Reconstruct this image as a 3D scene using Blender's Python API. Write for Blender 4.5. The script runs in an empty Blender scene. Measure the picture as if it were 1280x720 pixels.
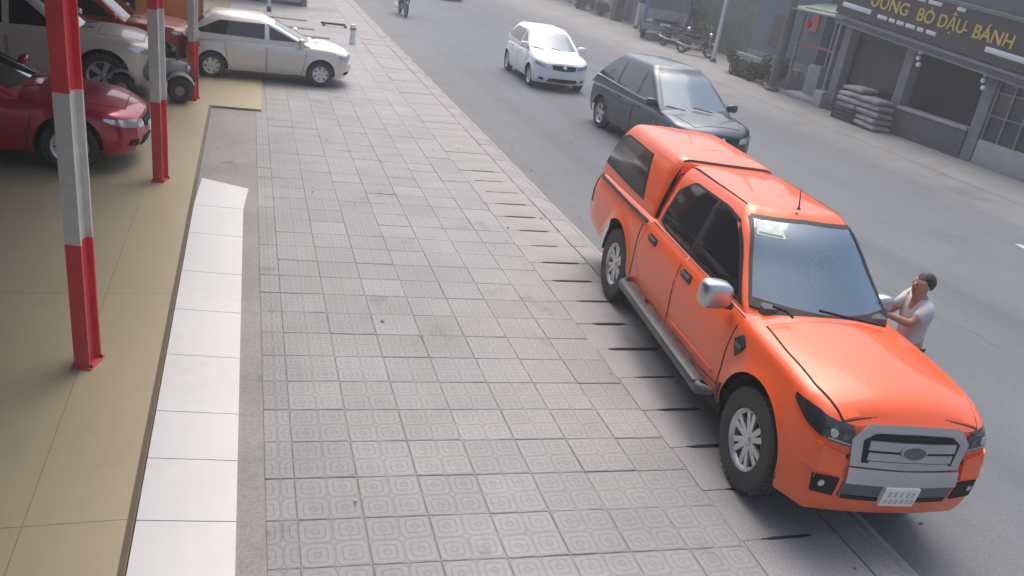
import bpy, bmesh, math, random
import numpy as np
from mathutils import Vector, Matrix
from mathutils.bvhtree import BVHTree
random.seed(7)
R_ = math.radians
scn = bpy.context.scene
col = scn.collection

# ------------------------------------------------------------------ camera
CAM_H = 3.5516
pitch, yaw, roll = R_(23.186), R_(19.787), R_(8.716)
f_ = Vector((math.sin(yaw)*math.cos(pitch), math.cos(yaw)*math.cos(pitch), -math.sin(pitch)))
r0 = Vector((math.cos(yaw), -math.sin(yaw), 0)); u0 = r0.cross(f_)
r_ = r0*math.cos(roll) + u0*math.sin(roll); u_ = u0*math.cos(roll) - r0*math.sin(roll)
cd = bpy.data.cameras.new('camera'); cam = bpy.data.objects.new('camera', cd); col.objects.link(cam)
cd.sensor_width = 36; cd.sensor_fit = 'HORIZONTAL'; cd.lens = 36*1016.68/1280
cd.clip_start = 0.05; cd.clip_end = 2000
m = Matrix((r_, u_, -f_)).transposed().to_4x4(); m.translation = (0, 0, CAM_H); cam.matrix_world = m
scn.camera = cam

# ------------------------------------------------------------------ sky, sun, exposure
SUN_EL, SUN_AZ = R_(64), R_(15)          # azimuth measured from +Y towards +X
w = bpy.data.worlds.new('World'); scn.world = w; w.use_nodes = True
nt = w.node_tree; nt.nodes.clear()
sky = nt.nodes.new('ShaderNodeTexSky'); sky.sky_type = 'NISHITA'; sky.sun_disc = False
sky.sun_elevation = SUN_EL; sky.sun_rotation = SUN_AZ; sky.air_density = 0.95; sky.dust_density = 6.0; sky.ozone_density = 0.6
bg = nt.nodes.new('ShaderNodeBackground'); bg.inputs[1].default_value = 0.15
wo = nt.nodes.new('ShaderNodeOutputWorld')
nt.links.new(sky.outputs[0], bg.inputs[0]); nt.links.new(bg.outputs[0], wo.inputs[0])
sl = bpy.data.lights.new('sun', 'SUN'); sl.energy = 0.6; sl.angle = R_(50); sl.color = (1, .98, .95)
so = bpy.data.objects.new('sun', sl); col.objects.link(so)
sd = Vector((math.sin(SUN_AZ)*math.cos(SUN_EL), math.cos(SUN_AZ)*math.cos(SUN_EL), math.sin(SUN_EL)))
so.rotation_euler = (-sd).to_track_quat('-Z', 'Y').to_euler(); so.location = (0, 0, 40)
vs = scn.view_settings; vs.view_transform = 'Standard'; vs.look = 'None'; vs.exposure = 0.82; vs.gamma = 1

# ------------------------------------------------------------------ materials
MATS = {}
def pm(name, c, rough=.6, metal=0., var=0., scale=3., bump=0., bscale=40., coat=0., spec=.5, dust=0., dustz=(.75, .2), dustc=(.3, .27, .24)):
    if name in MATS: return MATS[name]
    ma = bpy.data.materials.new(name); ma.use_nodes = True; n = ma.node_tree.nodes; L = ma.node_tree.links
    b = n['Principled BSDF']
    b.inputs['Base Color'].default_value = (*c, 1); b.inputs['Roughness'].default_value = rough
    b.inputs['Metallic'].default_value = metal; b.inputs['Coat Weight'].default_value = coat
    b.inputs['Coat Roughness'].default_value = .05; b.inputs['Specular IOR Level'].default_value = spec
    tc = n.new('ShaderNodeTexCoord'); outc = None
    if var:
        t = n.new('ShaderNodeTexNoise'); t.inputs['Scale'].default_value = scale; t.inputs['Detail'].default_value = 6; t.inputs['Roughness'].default_value = .65
        L.new(tc.outputs['Object'], t.inputs['Vector'])
        r = n.new('ShaderNodeMapRange'); r.inputs[1].default_value = .3; r.inputs[2].default_value = .7; r.inputs[3].default_value = 1-var; r.inputs[4].default_value = 1+var
        L.new(t.outputs[0], r.inputs[0])
        v = n.new('ShaderNodeVectorMath'); v.operation = 'SCALE'; v.inputs[0].default_value = c
        L.new(r.outputs[0], v.inputs['Scale']); outc = v.outputs[0]
    if dust:
        s = n.new('ShaderNodeSeparateXYZ'); L.new(tc.outputs['Object'], s.inputs[0])
        r = n.new('ShaderNodeMapRange'); r.inputs[1].default_value = dustz[1]; r.inputs[2].default_value = dustz[0]; r.inputs[3].default_value = 1; r.inputs[4].default_value = 0
        L.new(s.outputs[2], r.inputs[0])
        t = n.new('ShaderNodeTexNoise'); t.inputs['Scale'].default_value = 5; t.inputs['Detail'].default_value = 8
        L.new(tc.outputs['Object'], t.inputs['Vector'])
        mu = n.new('ShaderNodeMath'); mu.operation = 'MULTIPLY'; L.new(r.outputs[0], mu.inputs[0]); L.new(t.outputs[0], mu.inputs[1])
        mu2 = n.new('ShaderNodeMath'); mu2.operation = 'MULTIPLY'; L.new(mu.outputs[0], mu2.inputs[0]); mu2.inputs[1].default_value = dust
        mx = n.new('ShaderNodeMix'); mx.data_type = 'RGBA'; L.new(mu2.outputs[0], mx.inputs[0])
        if outc: L.new(outc, mx.inputs[6])
        else: mx.inputs[6].default_value = (*c, 1)
        mx.inputs[7].default_value = (*dustc, 1); outc = mx.outputs[2]
    if outc: L.new(outc, b.inputs['Base Color'])
    if bump:
        t = n.new('ShaderNodeTexNoise'); t.inputs['Scale'].default_value = bscale; t.inputs['Detail'].default_value = 4
        L.new(tc.outputs['Object'], t.inputs['Vector'])
        bn = n.new('ShaderNodeBump'); bn.inputs['Strength'].default_value = bump; bn.inputs['Distance'].default_value = .01
        L.new(t.outputs[0], bn.inputs['Height']); L.new(bn.outputs[0], b.inputs['Normal'])
    MATS[name] = ma; return ma

def ground_mat(name, base, second, scale=.6, fine=90., rough=.9, stain=None, bands=None, streak=None, amp=.14, crack=None):
    """mottled ground: two tones by large noise, fine grain, optional stains and dusty bands along X (metres)"""
    ma = bpy.data.materials.new(name); ma.use_nodes = True; n = ma.node_tree.nodes; L = ma.node_tree.links
    b = n['Principled BSDF']; b.inputs['Roughness'].default_value = rough; b.inputs['Specular IOR Level'].default_value = .35
    tc = n.new('ShaderNodeTexCoord')
    def noise(s, d=6, vec=None, ro=.6):
        t = n.new('ShaderNodeTexNoise'); t.inputs['Scale'].default_value = s; t.inputs['Detail'].default_value = d; t.inputs['Roughness'].default_value = ro
        L.new(vec or tc.outputs['Object'], t.inputs['Vector']); return t.outputs[0]
    def mrange(v, a, c, d=0., e=1.):
        r = n.new('ShaderNodeMapRange'); r.interpolation_type = 'SMOOTHSTEP'
        for i, q in enumerate((a, c, d, e)): r.inputs[i+1].default_value = q
        L.new(v, r.inputs[0]); return r.outputs[0]
    def mix(f, a, c):
        x = n.new('ShaderNodeMix'); x.data_type = 'RGBA'
        if isinstance(f, float): x.inputs[0].default_value = f
        else: L.new(f, x.inputs[0])
        for i, q in ((6, a), (7, c)):
            if isinstance(q, tuple): x.inputs[i].default_value = (*q, 1)
            else: L.new(q, x.inputs[i])
        return x.outputs[2]
    def mul(a, c):
        x = n.new('ShaderNodeMath'); x.operation = 'MULTIPLY'; L.new(a, x.inputs[0])
        if isinstance(c, float): x.inputs[1].default_value = c
        else: L.new(c, x.inputs[1])
        return x.outputs[0]
    c = mix(mrange(noise(scale), .35, .65), base, second)
    if streak:
        mp = n.new('ShaderNodeMapping'); mp.inputs['Scale'].default_value = (streak[1], .04, 1); L.new(tc.outputs['Object'], mp.inputs[0])
        c = mix(mul(mrange(noise(1., 5, mp.outputs[0]), .45, .7), streak[2]), c, streak[0])
    if bands:
        s = n.new('ShaderNodeSeparateXYZ'); L.new(tc.outputs['Object'], s.inputs[0])
        wob = n.new('ShaderNodeMath'); wob.operation = 'MULTIPLY_ADD'; L.new(noise(.35, 5), wob.inputs[0]); wob.inputs[1].default_value = 1.6; L.new(s.outputs[0], wob.inputs[2])
        for (x0, x1, cc, st) in bands:
            c = mix(mul(mrange(wob.outputs[0], x0+.8, x1+.8), mul(mrange(noise(2.2), .2, .75, .45, 1.), st)), c, cc)
    if stain:
        c = mix(mul(mrange(noise(stain[1], 3), .62, .72), stain[2]), c, stain[0])
    if crack:
        vo = n.new('ShaderNodeTexVoronoi'); vo.feature = 'DISTANCE_TO_EDGE'; vo.inputs['Scale'].default_value = crack[0]
        nz = n.new('ShaderNodeTexNoise'); nz.inputs['Scale'].default_value = 1.7; nz.inputs['Detail'].default_value = 6; L.new(tc.outputs['Object'], nz.inputs['Vector'])
        va = n.new('ShaderNodeVectorMath'); va.operation = 'MULTIPLY_ADD'; L.new(nz.outputs[1], va.inputs[0]); va.inputs[1].default_value = (.7, .7, 0); L.new(tc.outputs['Object'], va.inputs[2])
        L.new(va.outputs[0], vo.inputs['Vector'])
        c = mix(mul(mul(mrange(vo.outputs[0], crack[1], 0.), mrange(noise(.22, 2), .48, .62)), crack[2]), c, (.06, .06, .062))
    g = mrange(noise(fine, 3), .3, .7, 1-amp, 1+amp)
    v = n.new('ShaderNodeVectorMath'); v.operation = 'SCALE'; L.new(c, v.inputs[0]); L.new(g, v.inputs['Scale'])
    L.new(v.outputs[0], b.inputs['Base Color'])
    bn = n.new('ShaderNodeBump'); bn.inputs['Strength'].default_value = .25; bn.inputs['Distance'].default_value = .008
    L.new(noise(fine*.8, 4), bn.inputs['Height']); L.new(bn.outputs[0], b.inputs['Normal'])
    MATS[name] = ma; return ma

def tile_mat(name, c, tx, ty, motif=True):
    ma = bpy.data.materials.new(name); ma.use_nodes = True; n = ma.node_tree.nodes; L = ma.node_tree.links
    b = n['Principled BSDF']; b.inputs['Roughness'].default_value = .72; b.inputs['Specular IOR Level'].default_value = .4
    tc = n.new('ShaderNodeTexCoord'); geo = n.new('ShaderNodeNewGeometry'); oi = n.new('ShaderNodeObjectInfo')
    def M(op, a, c=None, d=None):
        x = n.new('ShaderNodeMath'); x.operation = op
        for i, q in enumerate((a, c, d)):
            if q is None: continue
            if isinstance(q, (int, float)): x.inputs[i].default_value = q
            else: L.new(q, x.inputs[i])
        return x.outputs[0]
    def noise(s, d=5):
        t = n.new('ShaderNodeTexNoise'); t.inputs['Scale'].default_value = s; t.inputs['Detail'].default_value = d
        L.new(geo.outputs['Position'], t.inputs['Vector']); return t.outputs[0]
    tone = M('MULTIPLY_ADD', oi.outputs['Random'], .10, .95)
    tone = M('MULTIPLY', tone, M('MULTIPLY_ADD', noise(.9), .5, .75))
    tone = M('MULTIPLY', tone, M('MULTIPLY_ADD', M('GREATER_THAN', oi.outputs['Random'], .95), .04, 1.))
    st = n.new('ShaderNodeMapRange'); st.interpolation_type = 'SMOOTHSTEP'; st.inputs[1].default_value = .60; st.inputs[2].default_value = .72; st.inputs[3].default_value = 1.; st.inputs[4].default_value = .78
    L.new(noise(1.9, 7), st.inputs[0]); tone = M('MULTIPLY', tone, st.outputs[0])
    tone = M('MULTIPLY', tone, M('MULTIPLY_ADD', noise(35., 3), .22, .89))
    h = noise(120., 3)
    if motif:
        s = n.new('ShaderNodeSeparateXYZ'); L.new(tc.outputs['Object'], s.inputs[0])
        qx = M('ABSOLUTE', M('SUBTRACT', M('FRACT', M('MULTIPLY_ADD', s.outputs[0], 2/tx, 1.)), .5))
        qy = M('ABSOLUTE', M('SUBTRACT', M('FRACT', M('MULTIPLY_ADD', s.outputs[1], 2/ty, 1.)), .5))
        d = M('POWER', M('ADD', M('POWER', qx, 5), M('POWER', qy, 5)), .2)
        ring = M('ABSOLUTE', M('SUBTRACT', M('FRACT', M('MULTIPLY', d, 5.2)), .5))     # 0 at groove
        gr = M('SMOOTH_MIN', M('MULTIPLY', ring, 5.), 1., .3)
        cross = M('MINIMUM', M('MULTIPLY', M('MINIMUM', qx, qy), 14.), 1.)
        gr = M('MULTIPLY', gr, M('MULTIPLY_ADD', cross, .4, .6))
        tone = M('MULTIPLY', tone, M('MULTIPLY_ADD', gr, .17, .85))
        h = M('ADD', M('MULTIPLY', gr, 1.5), M('MULTIPLY', h, .4))
    v = n.new('ShaderNodeVectorMath'); v.operation = 'SCALE'; v.inputs[0].default_value = c; L.new(tone, v.inputs['Scale'])
    L.new(v.outputs[0], b.inputs['Base Color'])
    bn = n.new('ShaderNodeBump'); bn.inputs['Strength'].default_value = .35; bn.inputs['Distance'].default_value = .006
    L.new(h, bn.inputs['Height']); L.new(bn.outputs[0], b.inputs['Normal'])
    MATS[name] = ma; return ma

def film_mat(name, tint, refl, fac):
    """coated window glass: mirror-like film over see-through tinted glass"""
    ma = bpy.data.materials.new(name); ma.use_nodes = True; n = ma.node_tree.nodes; L = ma.node_tree.links; n.clear()
    o = n.new('ShaderNodeOutputMaterial'); mx = n.new('ShaderNodeMixShader'); tr = n.new('ShaderNodeBsdfTransparent'); gl = n.new('ShaderNodeBsdfGlossy')
    fr = n.new('ShaderNodeFresnel'); fr.inputs[0].default_value = 1.5
    ma_ = n.new('ShaderNodeMath'); ma_.operation = 'ADD'; ma_.use_clamp = True; L.new(fr.outputs[0], ma_.inputs[0]); ma_.inputs[1].default_value = fac
    tr.inputs[0].default_value = (*tint, 1); gl.inputs[0].default_value = (*refl, 1); gl.inputs['Roughness'].default_value = .05
    L.new(ma_.outputs[0], mx.inputs[0]); L.new(tr.outputs[0], mx.inputs[1]); L.new(gl.outputs[0], mx.inputs[2]); L.new(mx.outputs[0], o.inputs[0])
    MATS[name] = ma; return ma

# ------------------------------------------------------------------ mesh helpers
def tag(o, label=None, cat=None, group=None, kind=None):
    if label: o['label'] = label
    if cat: o['category'] = cat
    if group: o['group'] = group
    if kind: o['kind'] = kind
    return o
def empty(name, loc=(0, 0, 0), rz=0., parent=None, **k):
    o = bpy.data.objects.new(name, None); col.objects.link(o); o.location = loc; o.rotation_euler = (0, 0, rz); o.parent = parent
    o.empty_display_size = .2
    return tag(o, **k)
def link(name, me, parent=None, loc=(0, 0, 0), rot=(0, 0, 0)):
    o = bpy.data.objects.new(name, me); col.objects.link(o); o.parent = parent; o.location = loc; o.rotation_euler = rot; return o
def mesh(name, V, F, mat, smooth=None):
    me = bpy.data.meshes.new(name); me.from_pydata([tuple(v) for v in V], [], [tuple(f) for f in F]); me.update()
    if mat: me.materials.append(MATS[mat] if isinstance(mat, str) else mat)
    if smooth is not None:
        me.polygons.foreach_set('use_smooth', [True]*len(me.polygons)); me.set_sharp_from_angle(angle=R_(smooth))
    return me
def mk(name, V, F, mat, parent=None, smooth=None, loc=(0, 0, 0), rot=(0, 0, 0)):
    return link(name, mesh(name, V, F, mat, smooth), parent, loc, rot)
class MB:
    def __init__(s): s.V = []; s.F = []
    def add(s, V, F):
        k = len(s.V); s.V += [tuple(v) for v in V]; s.F += [tuple(i+k for i in f) for f in F]; return s
    def box(s, x0, x1, y0, y1, z0, z1, bev=0.):
        if bev <= 0:
            return s.add([(x0,y0,z0),(x1,y0,z0),(x1,y1,z0),(x0,y1,z0),(x0,y0,z1),(x1,y0,z1),(x1,y1,z1),(x0,y1,z1)],
                         [(0,3,2,1),(4,5,6,7),(0,1,5,4),(1,2,6,5),(2,3,7,6),(3,0,4,7)])
        bm = bmesh.new(); bmesh.ops.create_cube(bm, size=1)
        for v in bm.verts: v.co = Vector(((x0+x1)/2+v.co.x*(x1-x0), (y0+y1)/2+v.co.y*(y1-y0), (z0+z1)/2+v.co.z*(z1-z0)))
        bmesh.ops.bevel(bm, geom=bm.edges[:], offset=min(bev, .49*min(x1-x0, y1-y0, z1-z0)), segments=2, affect='EDGES', profile=.5)
        s.bm(bm); bm.free(); return s
    def bm(s, bm):
        bm.verts.index_update(); return s.add([v.co[:] for v in bm.verts], [[v.index for v in f.verts] for f in bm.faces])
    def tube(s, P, r, n=8, cap=True):
        P = [Vector(p) for p in P]; rs = r if isinstance(r, (list, tuple)) else [r]*len(P); V = []; F = []
        for i, p in enumerate(P):
            t = (P[min(i+1, len(P)-1)]-P[max(i-1, 0)]).normalized()
            a = t.cross(Vector((0, 0, 1)) if abs(t.z) < .9 else Vector((1, 0, 0))).normalized(); b = t.cross(a)
            V += [p+(a*math.cos(q)+b*math.sin(q))*rs[i] for q in [2*math.pi*k/n for k in range(n)]]
        for i in range(len(P)-1):
            for k in range(n): F.append((i*n+k, i*n+(k+1) % n, (i+1)*n+(k+1) % n, (i+1)*n+k))
        if cap: F += [tuple(range(n))[::-1], tuple(range((len(P)-1)*n, len(P)*n))]
        return s.add(V, F)
    def lathe(s, prof, n=24, axis='z', c=(0, 0, 0)):
        V = []; F = []; m_ = len(prof)
        for k in range(n):
            a = 2*math.pi*k/n
            for (r, h) in prof:
                p = {'z': (r*math.cos(a), r*math.sin(a), h), 'y': (r*math.cos(a), h, r*math.sin(a)), 'x': (h, r*math.cos(a), r*math.sin(a))}[axis]
                V.append((p[0]+c[0], p[1]+c[1], p[2]+c[2]))
        for k in range(n):
            for i in range(m_-1): F.append((k*m_+i, ((k+1) % n)*m_+i, ((k+1) % n)*m_+i+1, k*m_+i+1))
        return s.add(V, F)
    def sph(s, c, r, n=10, sc=(1, 1, 1)):
        prof = [(r*math.sin(math.pi*i/n)+1e-5, -r*math.cos(math.pi*i/n)) for i in range(n+1)]
        b = MB().lathe(prof, n*2); return s.add([(c[0]+v[0]*sc[0], c[1]+v[1]*sc[1], c[2]+v[2]*sc[2]) for v in b.V], b.F)
    def prism(s, poly, h, axis='y', o=0.):
        n = len(poly); V = []
        for q in (o, o+h):
            for (a, b) in poly: V.append({'y': (a, q, b), 'x': (q, a, b), 'z': (a, b, q)}[axis])
        return s.add(V, [tuple(range(n)), tuple(range(n, 2*n))[::-1]]+[(i, (i+1) % n, n+(i+1) % n, n+i) for i in range(n)])
    def build(s, name, mat, parent=None, smooth=None, **k): return mk(name, s.V, s.F, mat, parent, smooth, **k)
def box(name, b, mat, parent=None, bev=0., smooth=None, **k):
    return MB().box(*b, bev=bev).build(name, mat, parent, smooth if smooth is not None else (40 if bev else None), **k)
def copy_tree(o, parent=None):
    c = o.copy(); col.objects.link(c); c.parent = parent
    for ch in list(o.children): copy_tree(ch, c)
    return c
def pchip(tab):
    x = np.array([t[0] for t in tab], float); y = np.array([t[1] for t in tab], float)
    if len(x) == 2: return lambda q: float(np.interp(q, x, y))
    h = np.diff(x); d = np.diff(y)/h; mm = np.zeros(len(x))
    for i in range(1, len(x)-1):
        if d[i-1]*d[i] > 0:
            a, b = 2*h[i]+h[i-1], h[i]+2*h[i-1]; mm[i] = (a+b)/(a/d[i-1]+b/d[i])
    mm[0], mm[-1] = d[0], d[-1]
    def fn(q):
        q = min(max(q, x[0]), x[-1]); i = int(min(max(np.searchsorted(x, q)-1, 0), len(h)-1)); t = (q-x[i])/h[i]
        return float((2*t**3-3*t*t+1)*y[i]+(t**3-2*t*t+t)*h[i]*mm[i]+(-2*t**3+3*t*t)*y[i+1]+(t**3-t*t)*h[i]*mm[i+1])
    return fn
def text_mesh(name, s, size, mat, parent, loc, rot, ext=.012, sx=1., space=1., offset=0.):
    c = bpy.data.curves.new(name, 'FONT'); c.body = s; c.size = size; c.extrude = ext; c.space_character = space; c.offset = offset
    t = bpy.data.objects.new(name, c); col.objects.link(t)
    me = bpy.data.meshes.new_from_object(t.evaluated_get(bpy.context.evaluated_depsgraph_get()))
    bpy.data.objects.remove(t); me.name = name; me.materials.clear(); me.materials.append(MATS[mat])
    o = link(name, me, parent)
    o.matrix_basis = Matrix.Translation(loc) @ rot.to_4x4() @ Matrix.Diagonal((sx, 1, 1, 1)); return o

# ------------------------------------------------------------------ shared materials
pm('tyre', (.022, .022, .024), .85, dust=.9, dustz=(2, -2), dustc=(.12, .11, .1))
pm('rim', (.55, .56, .58), .35, .75, var=.1)
pm('rim_dark', (.05, .05, .055), .5, .4)
pm('black_plastic', (.018, .018, .02), .5, dust=.5)
pm('grey_plastic', (.10, .105, .11), .5, var=.1)
pm('under', (.012, .012, .012), .9)
pm('chrome', (.72, .73, .75), .16, 1.)
pm('satin_chrome', (.52, .53, .55), .3, .9)
pm('glass_dark', (.012, .014, .017), .06, 0, spec=.8, coat=.5)
pm('glass_sky_tint', (.085, .145, .20), .12, .12, spec=.6, coat=.15)  # blue of reflected sky put into the base colour
pm('lamp_clear', (.5, .52, .55), .12, .5, coat=1.)
pm('lamp_dark', (.035, .035, .04), .15, .2, coat=1.)
pm('lamp_red', (.25, .01, .012), .2, coat=1.)
pm('amber', (.6, .25, .03), .3)
pm('plate', (.72, .72, .7), .5, var=.08, scale=25)
pm('plate_ink', (.46, .46, .47), .6)
film_mat('windscreen_film', (.34, .40, .42), (.62, .78, .88), .27)

# ------------------------------------------------------------------ car kit: x forward, y left, z up, ground at z = 0
def loft_body(P):
    xf, xr, W, R, Ra = P['xf'], P['xr'], P['w'], P['R'], P['Ra']
    axles = (P['af'], P['ar'])
    deck, sho, sill = pchip(P['deck']), pchip(P['sho']), pchip(P['sill'])
    plan = pchip(P.get('plan', [(xr, 1), (xf, 1)])); prof = pchip(P.get('prof', [(0, .93), (.15, .975), (.4, 1.), (.62, .997), (.8, .985), (.93, .96), (1, .91)]))
    xs = list(np.linspace(xr, xf, 64))+[xf-.03, xf-.07, xr+.03, xr+.07]
    for a in axles:
        xs = [x for x in xs if abs(x-a) > Ra+.03]
        xs += [a+Ra*math.cos(q) for q in np.linspace(0, math.pi, 19)]+[a+Ra+.005, a-Ra-.005]
    xs = sorted(xs); xs = [x for i, x in enumerate(xs) if i == 0 or x-xs[i-1] > .0035]
    fr = (0, .04, .12, .23, .35, .47, .59, .7, .8, .88, .94, 1.); nT = 9
    fl, bow, rbow = P.get('flare', .015), P.get('bow', .14), P.get('rbow', .08)
    nose, tail = pchip(P.get('nose', [(.3, -.02), (.5, 0), (.9, -.1)])), pchip(P.get('tail', [(.3, -.02), (.5, 0), (.9, -.05)]))
    Lc, cf, cr = P.get('Lc', .55), P.get('cf', .16), P.get('cr', .12)
    def half(x):
        z1, z0 = sho(x), sill(x); zb = z0
        for a in axles:
            if abs(x-a) <= Ra+.001: zb = max(zb, R+P.get('az', .02)+math.sqrt(max(0, Ra*Ra-(x-a)**2)))
        u = max(0, (x-(xf-Lc))/Lc); v = max(0, ((xr+Lc)-x)/Lc)
        ww = W*plan(x)*(1-cf*u**2.6-cr*v**2.6); pts = []
        for q in fr:
            z = zb+(z1-zb)*q; zr = min(max((z-z0)/(z1-z0), 0), 1); y = ww*prof(zr)
            for a in axles:
                d = math.hypot(x-a, z-R)-Ra
                if z > R-.15: y += fl*math.exp(-(d/.07)**2)
            pts.append((y, z))
        zc = deck(x); ys = pts[-1][0]
        for k in range(1, nT+1):
            t = k/nT; pts.append((ys*(1-t), z1+(zc-z1)*math.sin(t*math.pi/2)**.8))
        return pts
    def bend(x, y, z):
        b = max(0, (x-(xf-.6))/.6); c = max(0, ((xr+.5)-x)/.5)
        return x+b*b*(bow*(1-(y/W)**2)-bow+nose(z))-c*c*(rbow*(1-(y/W)**2)-rbow+tail(z))
    V = []; F = []; n = len(fr)+nT; row = 2*n-1
    for x in xs:
        h = half(x)
        for (y, z) in h: V.append((bend(x, y, z), -y, z))
        for (y, z) in h[-2::-1]: V.append((bend(x, y, z), y, z))
    for i in range(len(xs)-1):
        for k in range(row-1): F.append((i*row+k, i*row+k+1, (i+1)*row+k+1, (i+1)*row+k))
    mcol = 14
    for (i, x, flip) in ((len(xs)-1, xs[-1], False), (0, xs[0], True)):
        h = half(x); g = []
        for k, (y, z) in enumerate(h):
            if k == n-1: g.append([i*row+k]); continue
            line = [i*row+k]
            for j in range(1, mcol):
                yy = -y+2*y*j/mcol; V.append((bend(x, yy, z), yy, z)); line.append(len(V)-1)
            line.append(i*row+row-1-k); g.append(line)
        for k in range(len(g)-2):
            for j in range(mcol):
                q = (g[k][j], g[k][j+1], g[k+1][j+1], g[k+1][j]); F.append(q[::-1] if flip else q)
        for j in range(mcol):
            q = (g[-2][j], g[-2][j+1], g[-1][0]); F.append(q[::-1] if flip else q)
    return V, F

def loft_top(S, crown=.05):
    """greenhouse from horizontal slices (z, x_front, x_rear, half width, front bow, rear bow, corner radius)"""
    V = []; F = []; rings = []
    def ring(z, xf, xr, w_, bf, br, rc):
        h = []
        for y in np.linspace(0, w_-rc, 9): h.append((xf-bf*(y/w_)**2, y))
        cx, cy = h[-1][0]-rc, w_-rc
        for a in np.linspace(0, 90, 7)[1:]: h.append((cx+rc*math.cos(R_(90-a))*1 if False else cx+rc*math.cos(R_(a)), cy+rc*math.sin(R_(a))))
        xe = xr+br+rc
        for t in np.linspace(0, 1, 21)[1:-1]: h.append((cx+(xe-cx)*t, w_+.012*math.sin(math.pi*t)))
        for a in np.linspace(90, 180, 7): h.append((xe+rc*math.cos(R_(a)), cy+rc*math.sin(R_(a))))
        x0 = xe-rc
        for y in np.linspace(w_-rc, 0, 9)[1:]: h.append((xr+(x0-xr)*(y/max(w_-rc, 1e-6))**2, y))
        pts = [(x, -y) for (x, y) in h]+[(x, y) for (x, y) in h[-2:0:-1]]
        return [(x, y, z) for x, y in pts]
    S = list(S)
    # refine slices
    keys = [pchip([(s[0], s[k]) for s in S]) for k in range(1, 7)]
    for z in np.linspace(S[0][0], S[-1][0], 14): rings.append(ring(z, *[k(z) for k in keys]))
    zt, xf, xr, w_, bf, br, rc = S[-1]; cxm = (xf+xr)/2
    for (ins, dz) in ((.035, .4), (.085, .62), (.16, .76), (.28, .88), (.42, .96)):
        rings.append([(x+(cxm-x)*min(1, ins*2.2/(abs(xf-xr)))*(1 if True else 0)*1.0, y*(1-ins/w_*.95) if ins < w_ else 0, z+crown*dz) for x, y, z in ring(zt, xf, xr, w_, bf, br, rc)])
    for r in rings: V += r
    n = len(rings[0])
    for i in range(len(rings)-1):
        for k in range(n): F.append((i*n+k, i*n+(k+1) % n, (i+1)*n+(k+1) % n, (i+1)*n+k))
    b = (len(rings)-1)*n; h = n//2
    zt2 = zt+crown                              # centre spine
    spine = []
    for k in range(h+1):
        a = V[b+k]; V.append((a[0], 0, zt2 if 0 < k < h else a[2])); spine.append(len(V)-1)
    for k in range(h):
        F.append((b+k, b+k+1, spine[k+1], spine[k])); F.append((b+(n-k) % n, spine[k], spine[k+1], b+(n-k-1) % n))
    return V, F

def bvh(V, F): return BVHTree.FromPolygons([Vector(v) for v in V], F)
def pl(poly, n):
    """resample a polyline by length"""
    P = [Vector((p[0], p[1])) for p in poly]; L = [0]
    for a, b in zip(P, P[1:]): L.append(L[-1]+max((b-a).length, 1e-6))
    out = []
    for i in range(n+1):
        t = L[-1]*i/n; k = max(j for j in range(len(L)-1) if L[j] <= t+1e-9)
        out.append(P[k].lerp(P[k+1], min(1, (t-L[k])/(L[k+1]-L[k]))))
    return out
def patch(name, tree, axis, lo, hi, mat, parent, off=.006, n=14, m=6, sink=.012, dish=0.):
    """panel laid on a body surface: outline between two curves, projected along an axis, with its own thickness"""
    A, B = pl(lo, n), pl(hi, n); T = []; Bo = []
    D = {'-y': Vector((0, 1, 0)), 'y': Vector((0, -1, 0)), 'x': Vector((-1, 0, 0)), '-x': Vector((1, 0, 0)), 'z': Vector((0, 0, -1))}[axis]
    for i in range(n+1):
        for j in range(m+1):
            q = A[i].lerp(B[i], j/m)
            o = {'y': Vector((q[0], 0, q[1])), 'x': Vector((0, q[0], q[1])), 'z': Vector((q[0], q[1], 0))}[axis[-1]]-D*8
            if axis == '-x': o = Vector((0, q[0], q[1]))-D*8
            hit, nr, _, _ = tree.ray_cast(o, D)
            if hit is None:
                hit, nr, _, _ = tree.find_nearest(o+D*(8-(1. if axis[-1] == 'y' else 2.3))); 
            if nr.dot(D) > 0: nr = -nr
            T.append(hit+nr*off); Bo.append(hit-nr*sink)
    V = T+Bo; k = len(T); F = []; r = m+1
    for i in range(n):
        for j in range(m): F.append((i*r+j, (i+1)*r+j, (i+1)*r+j+1, i*r+j+1))
    edge = [(i*r, (i+1)*r) for i in range(n)]+[(n*r+j, n*r+j+1) for j in range(m)]+[((i+1)*r+m, i*r+m) for i in range(n)]+[(j+1, j) for j in range(m)]
    for a, b in edge: F.append((b, a, a+k, b+k))
    o = mk(name, V, F, mat, parent, 30)
    bm = bmesh.new(); bm.from_mesh(o.data); bmesh.ops.remove_doubles(bm, verts=bm.verts, dist=1e-5); bmesh.ops.recalc_face_normals(bm, faces=bm.faces); bm.to_mesh(o.data); bm.free()
    o.data.set_sharp_from_angle(angle=R_(30))
    return o
def both(name, tree, lo, hi, mat, parent, **k):
    return [patch(name, tree, s, lo, hi, mat, parent, **k) for s in ('-y', 'y')]

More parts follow.
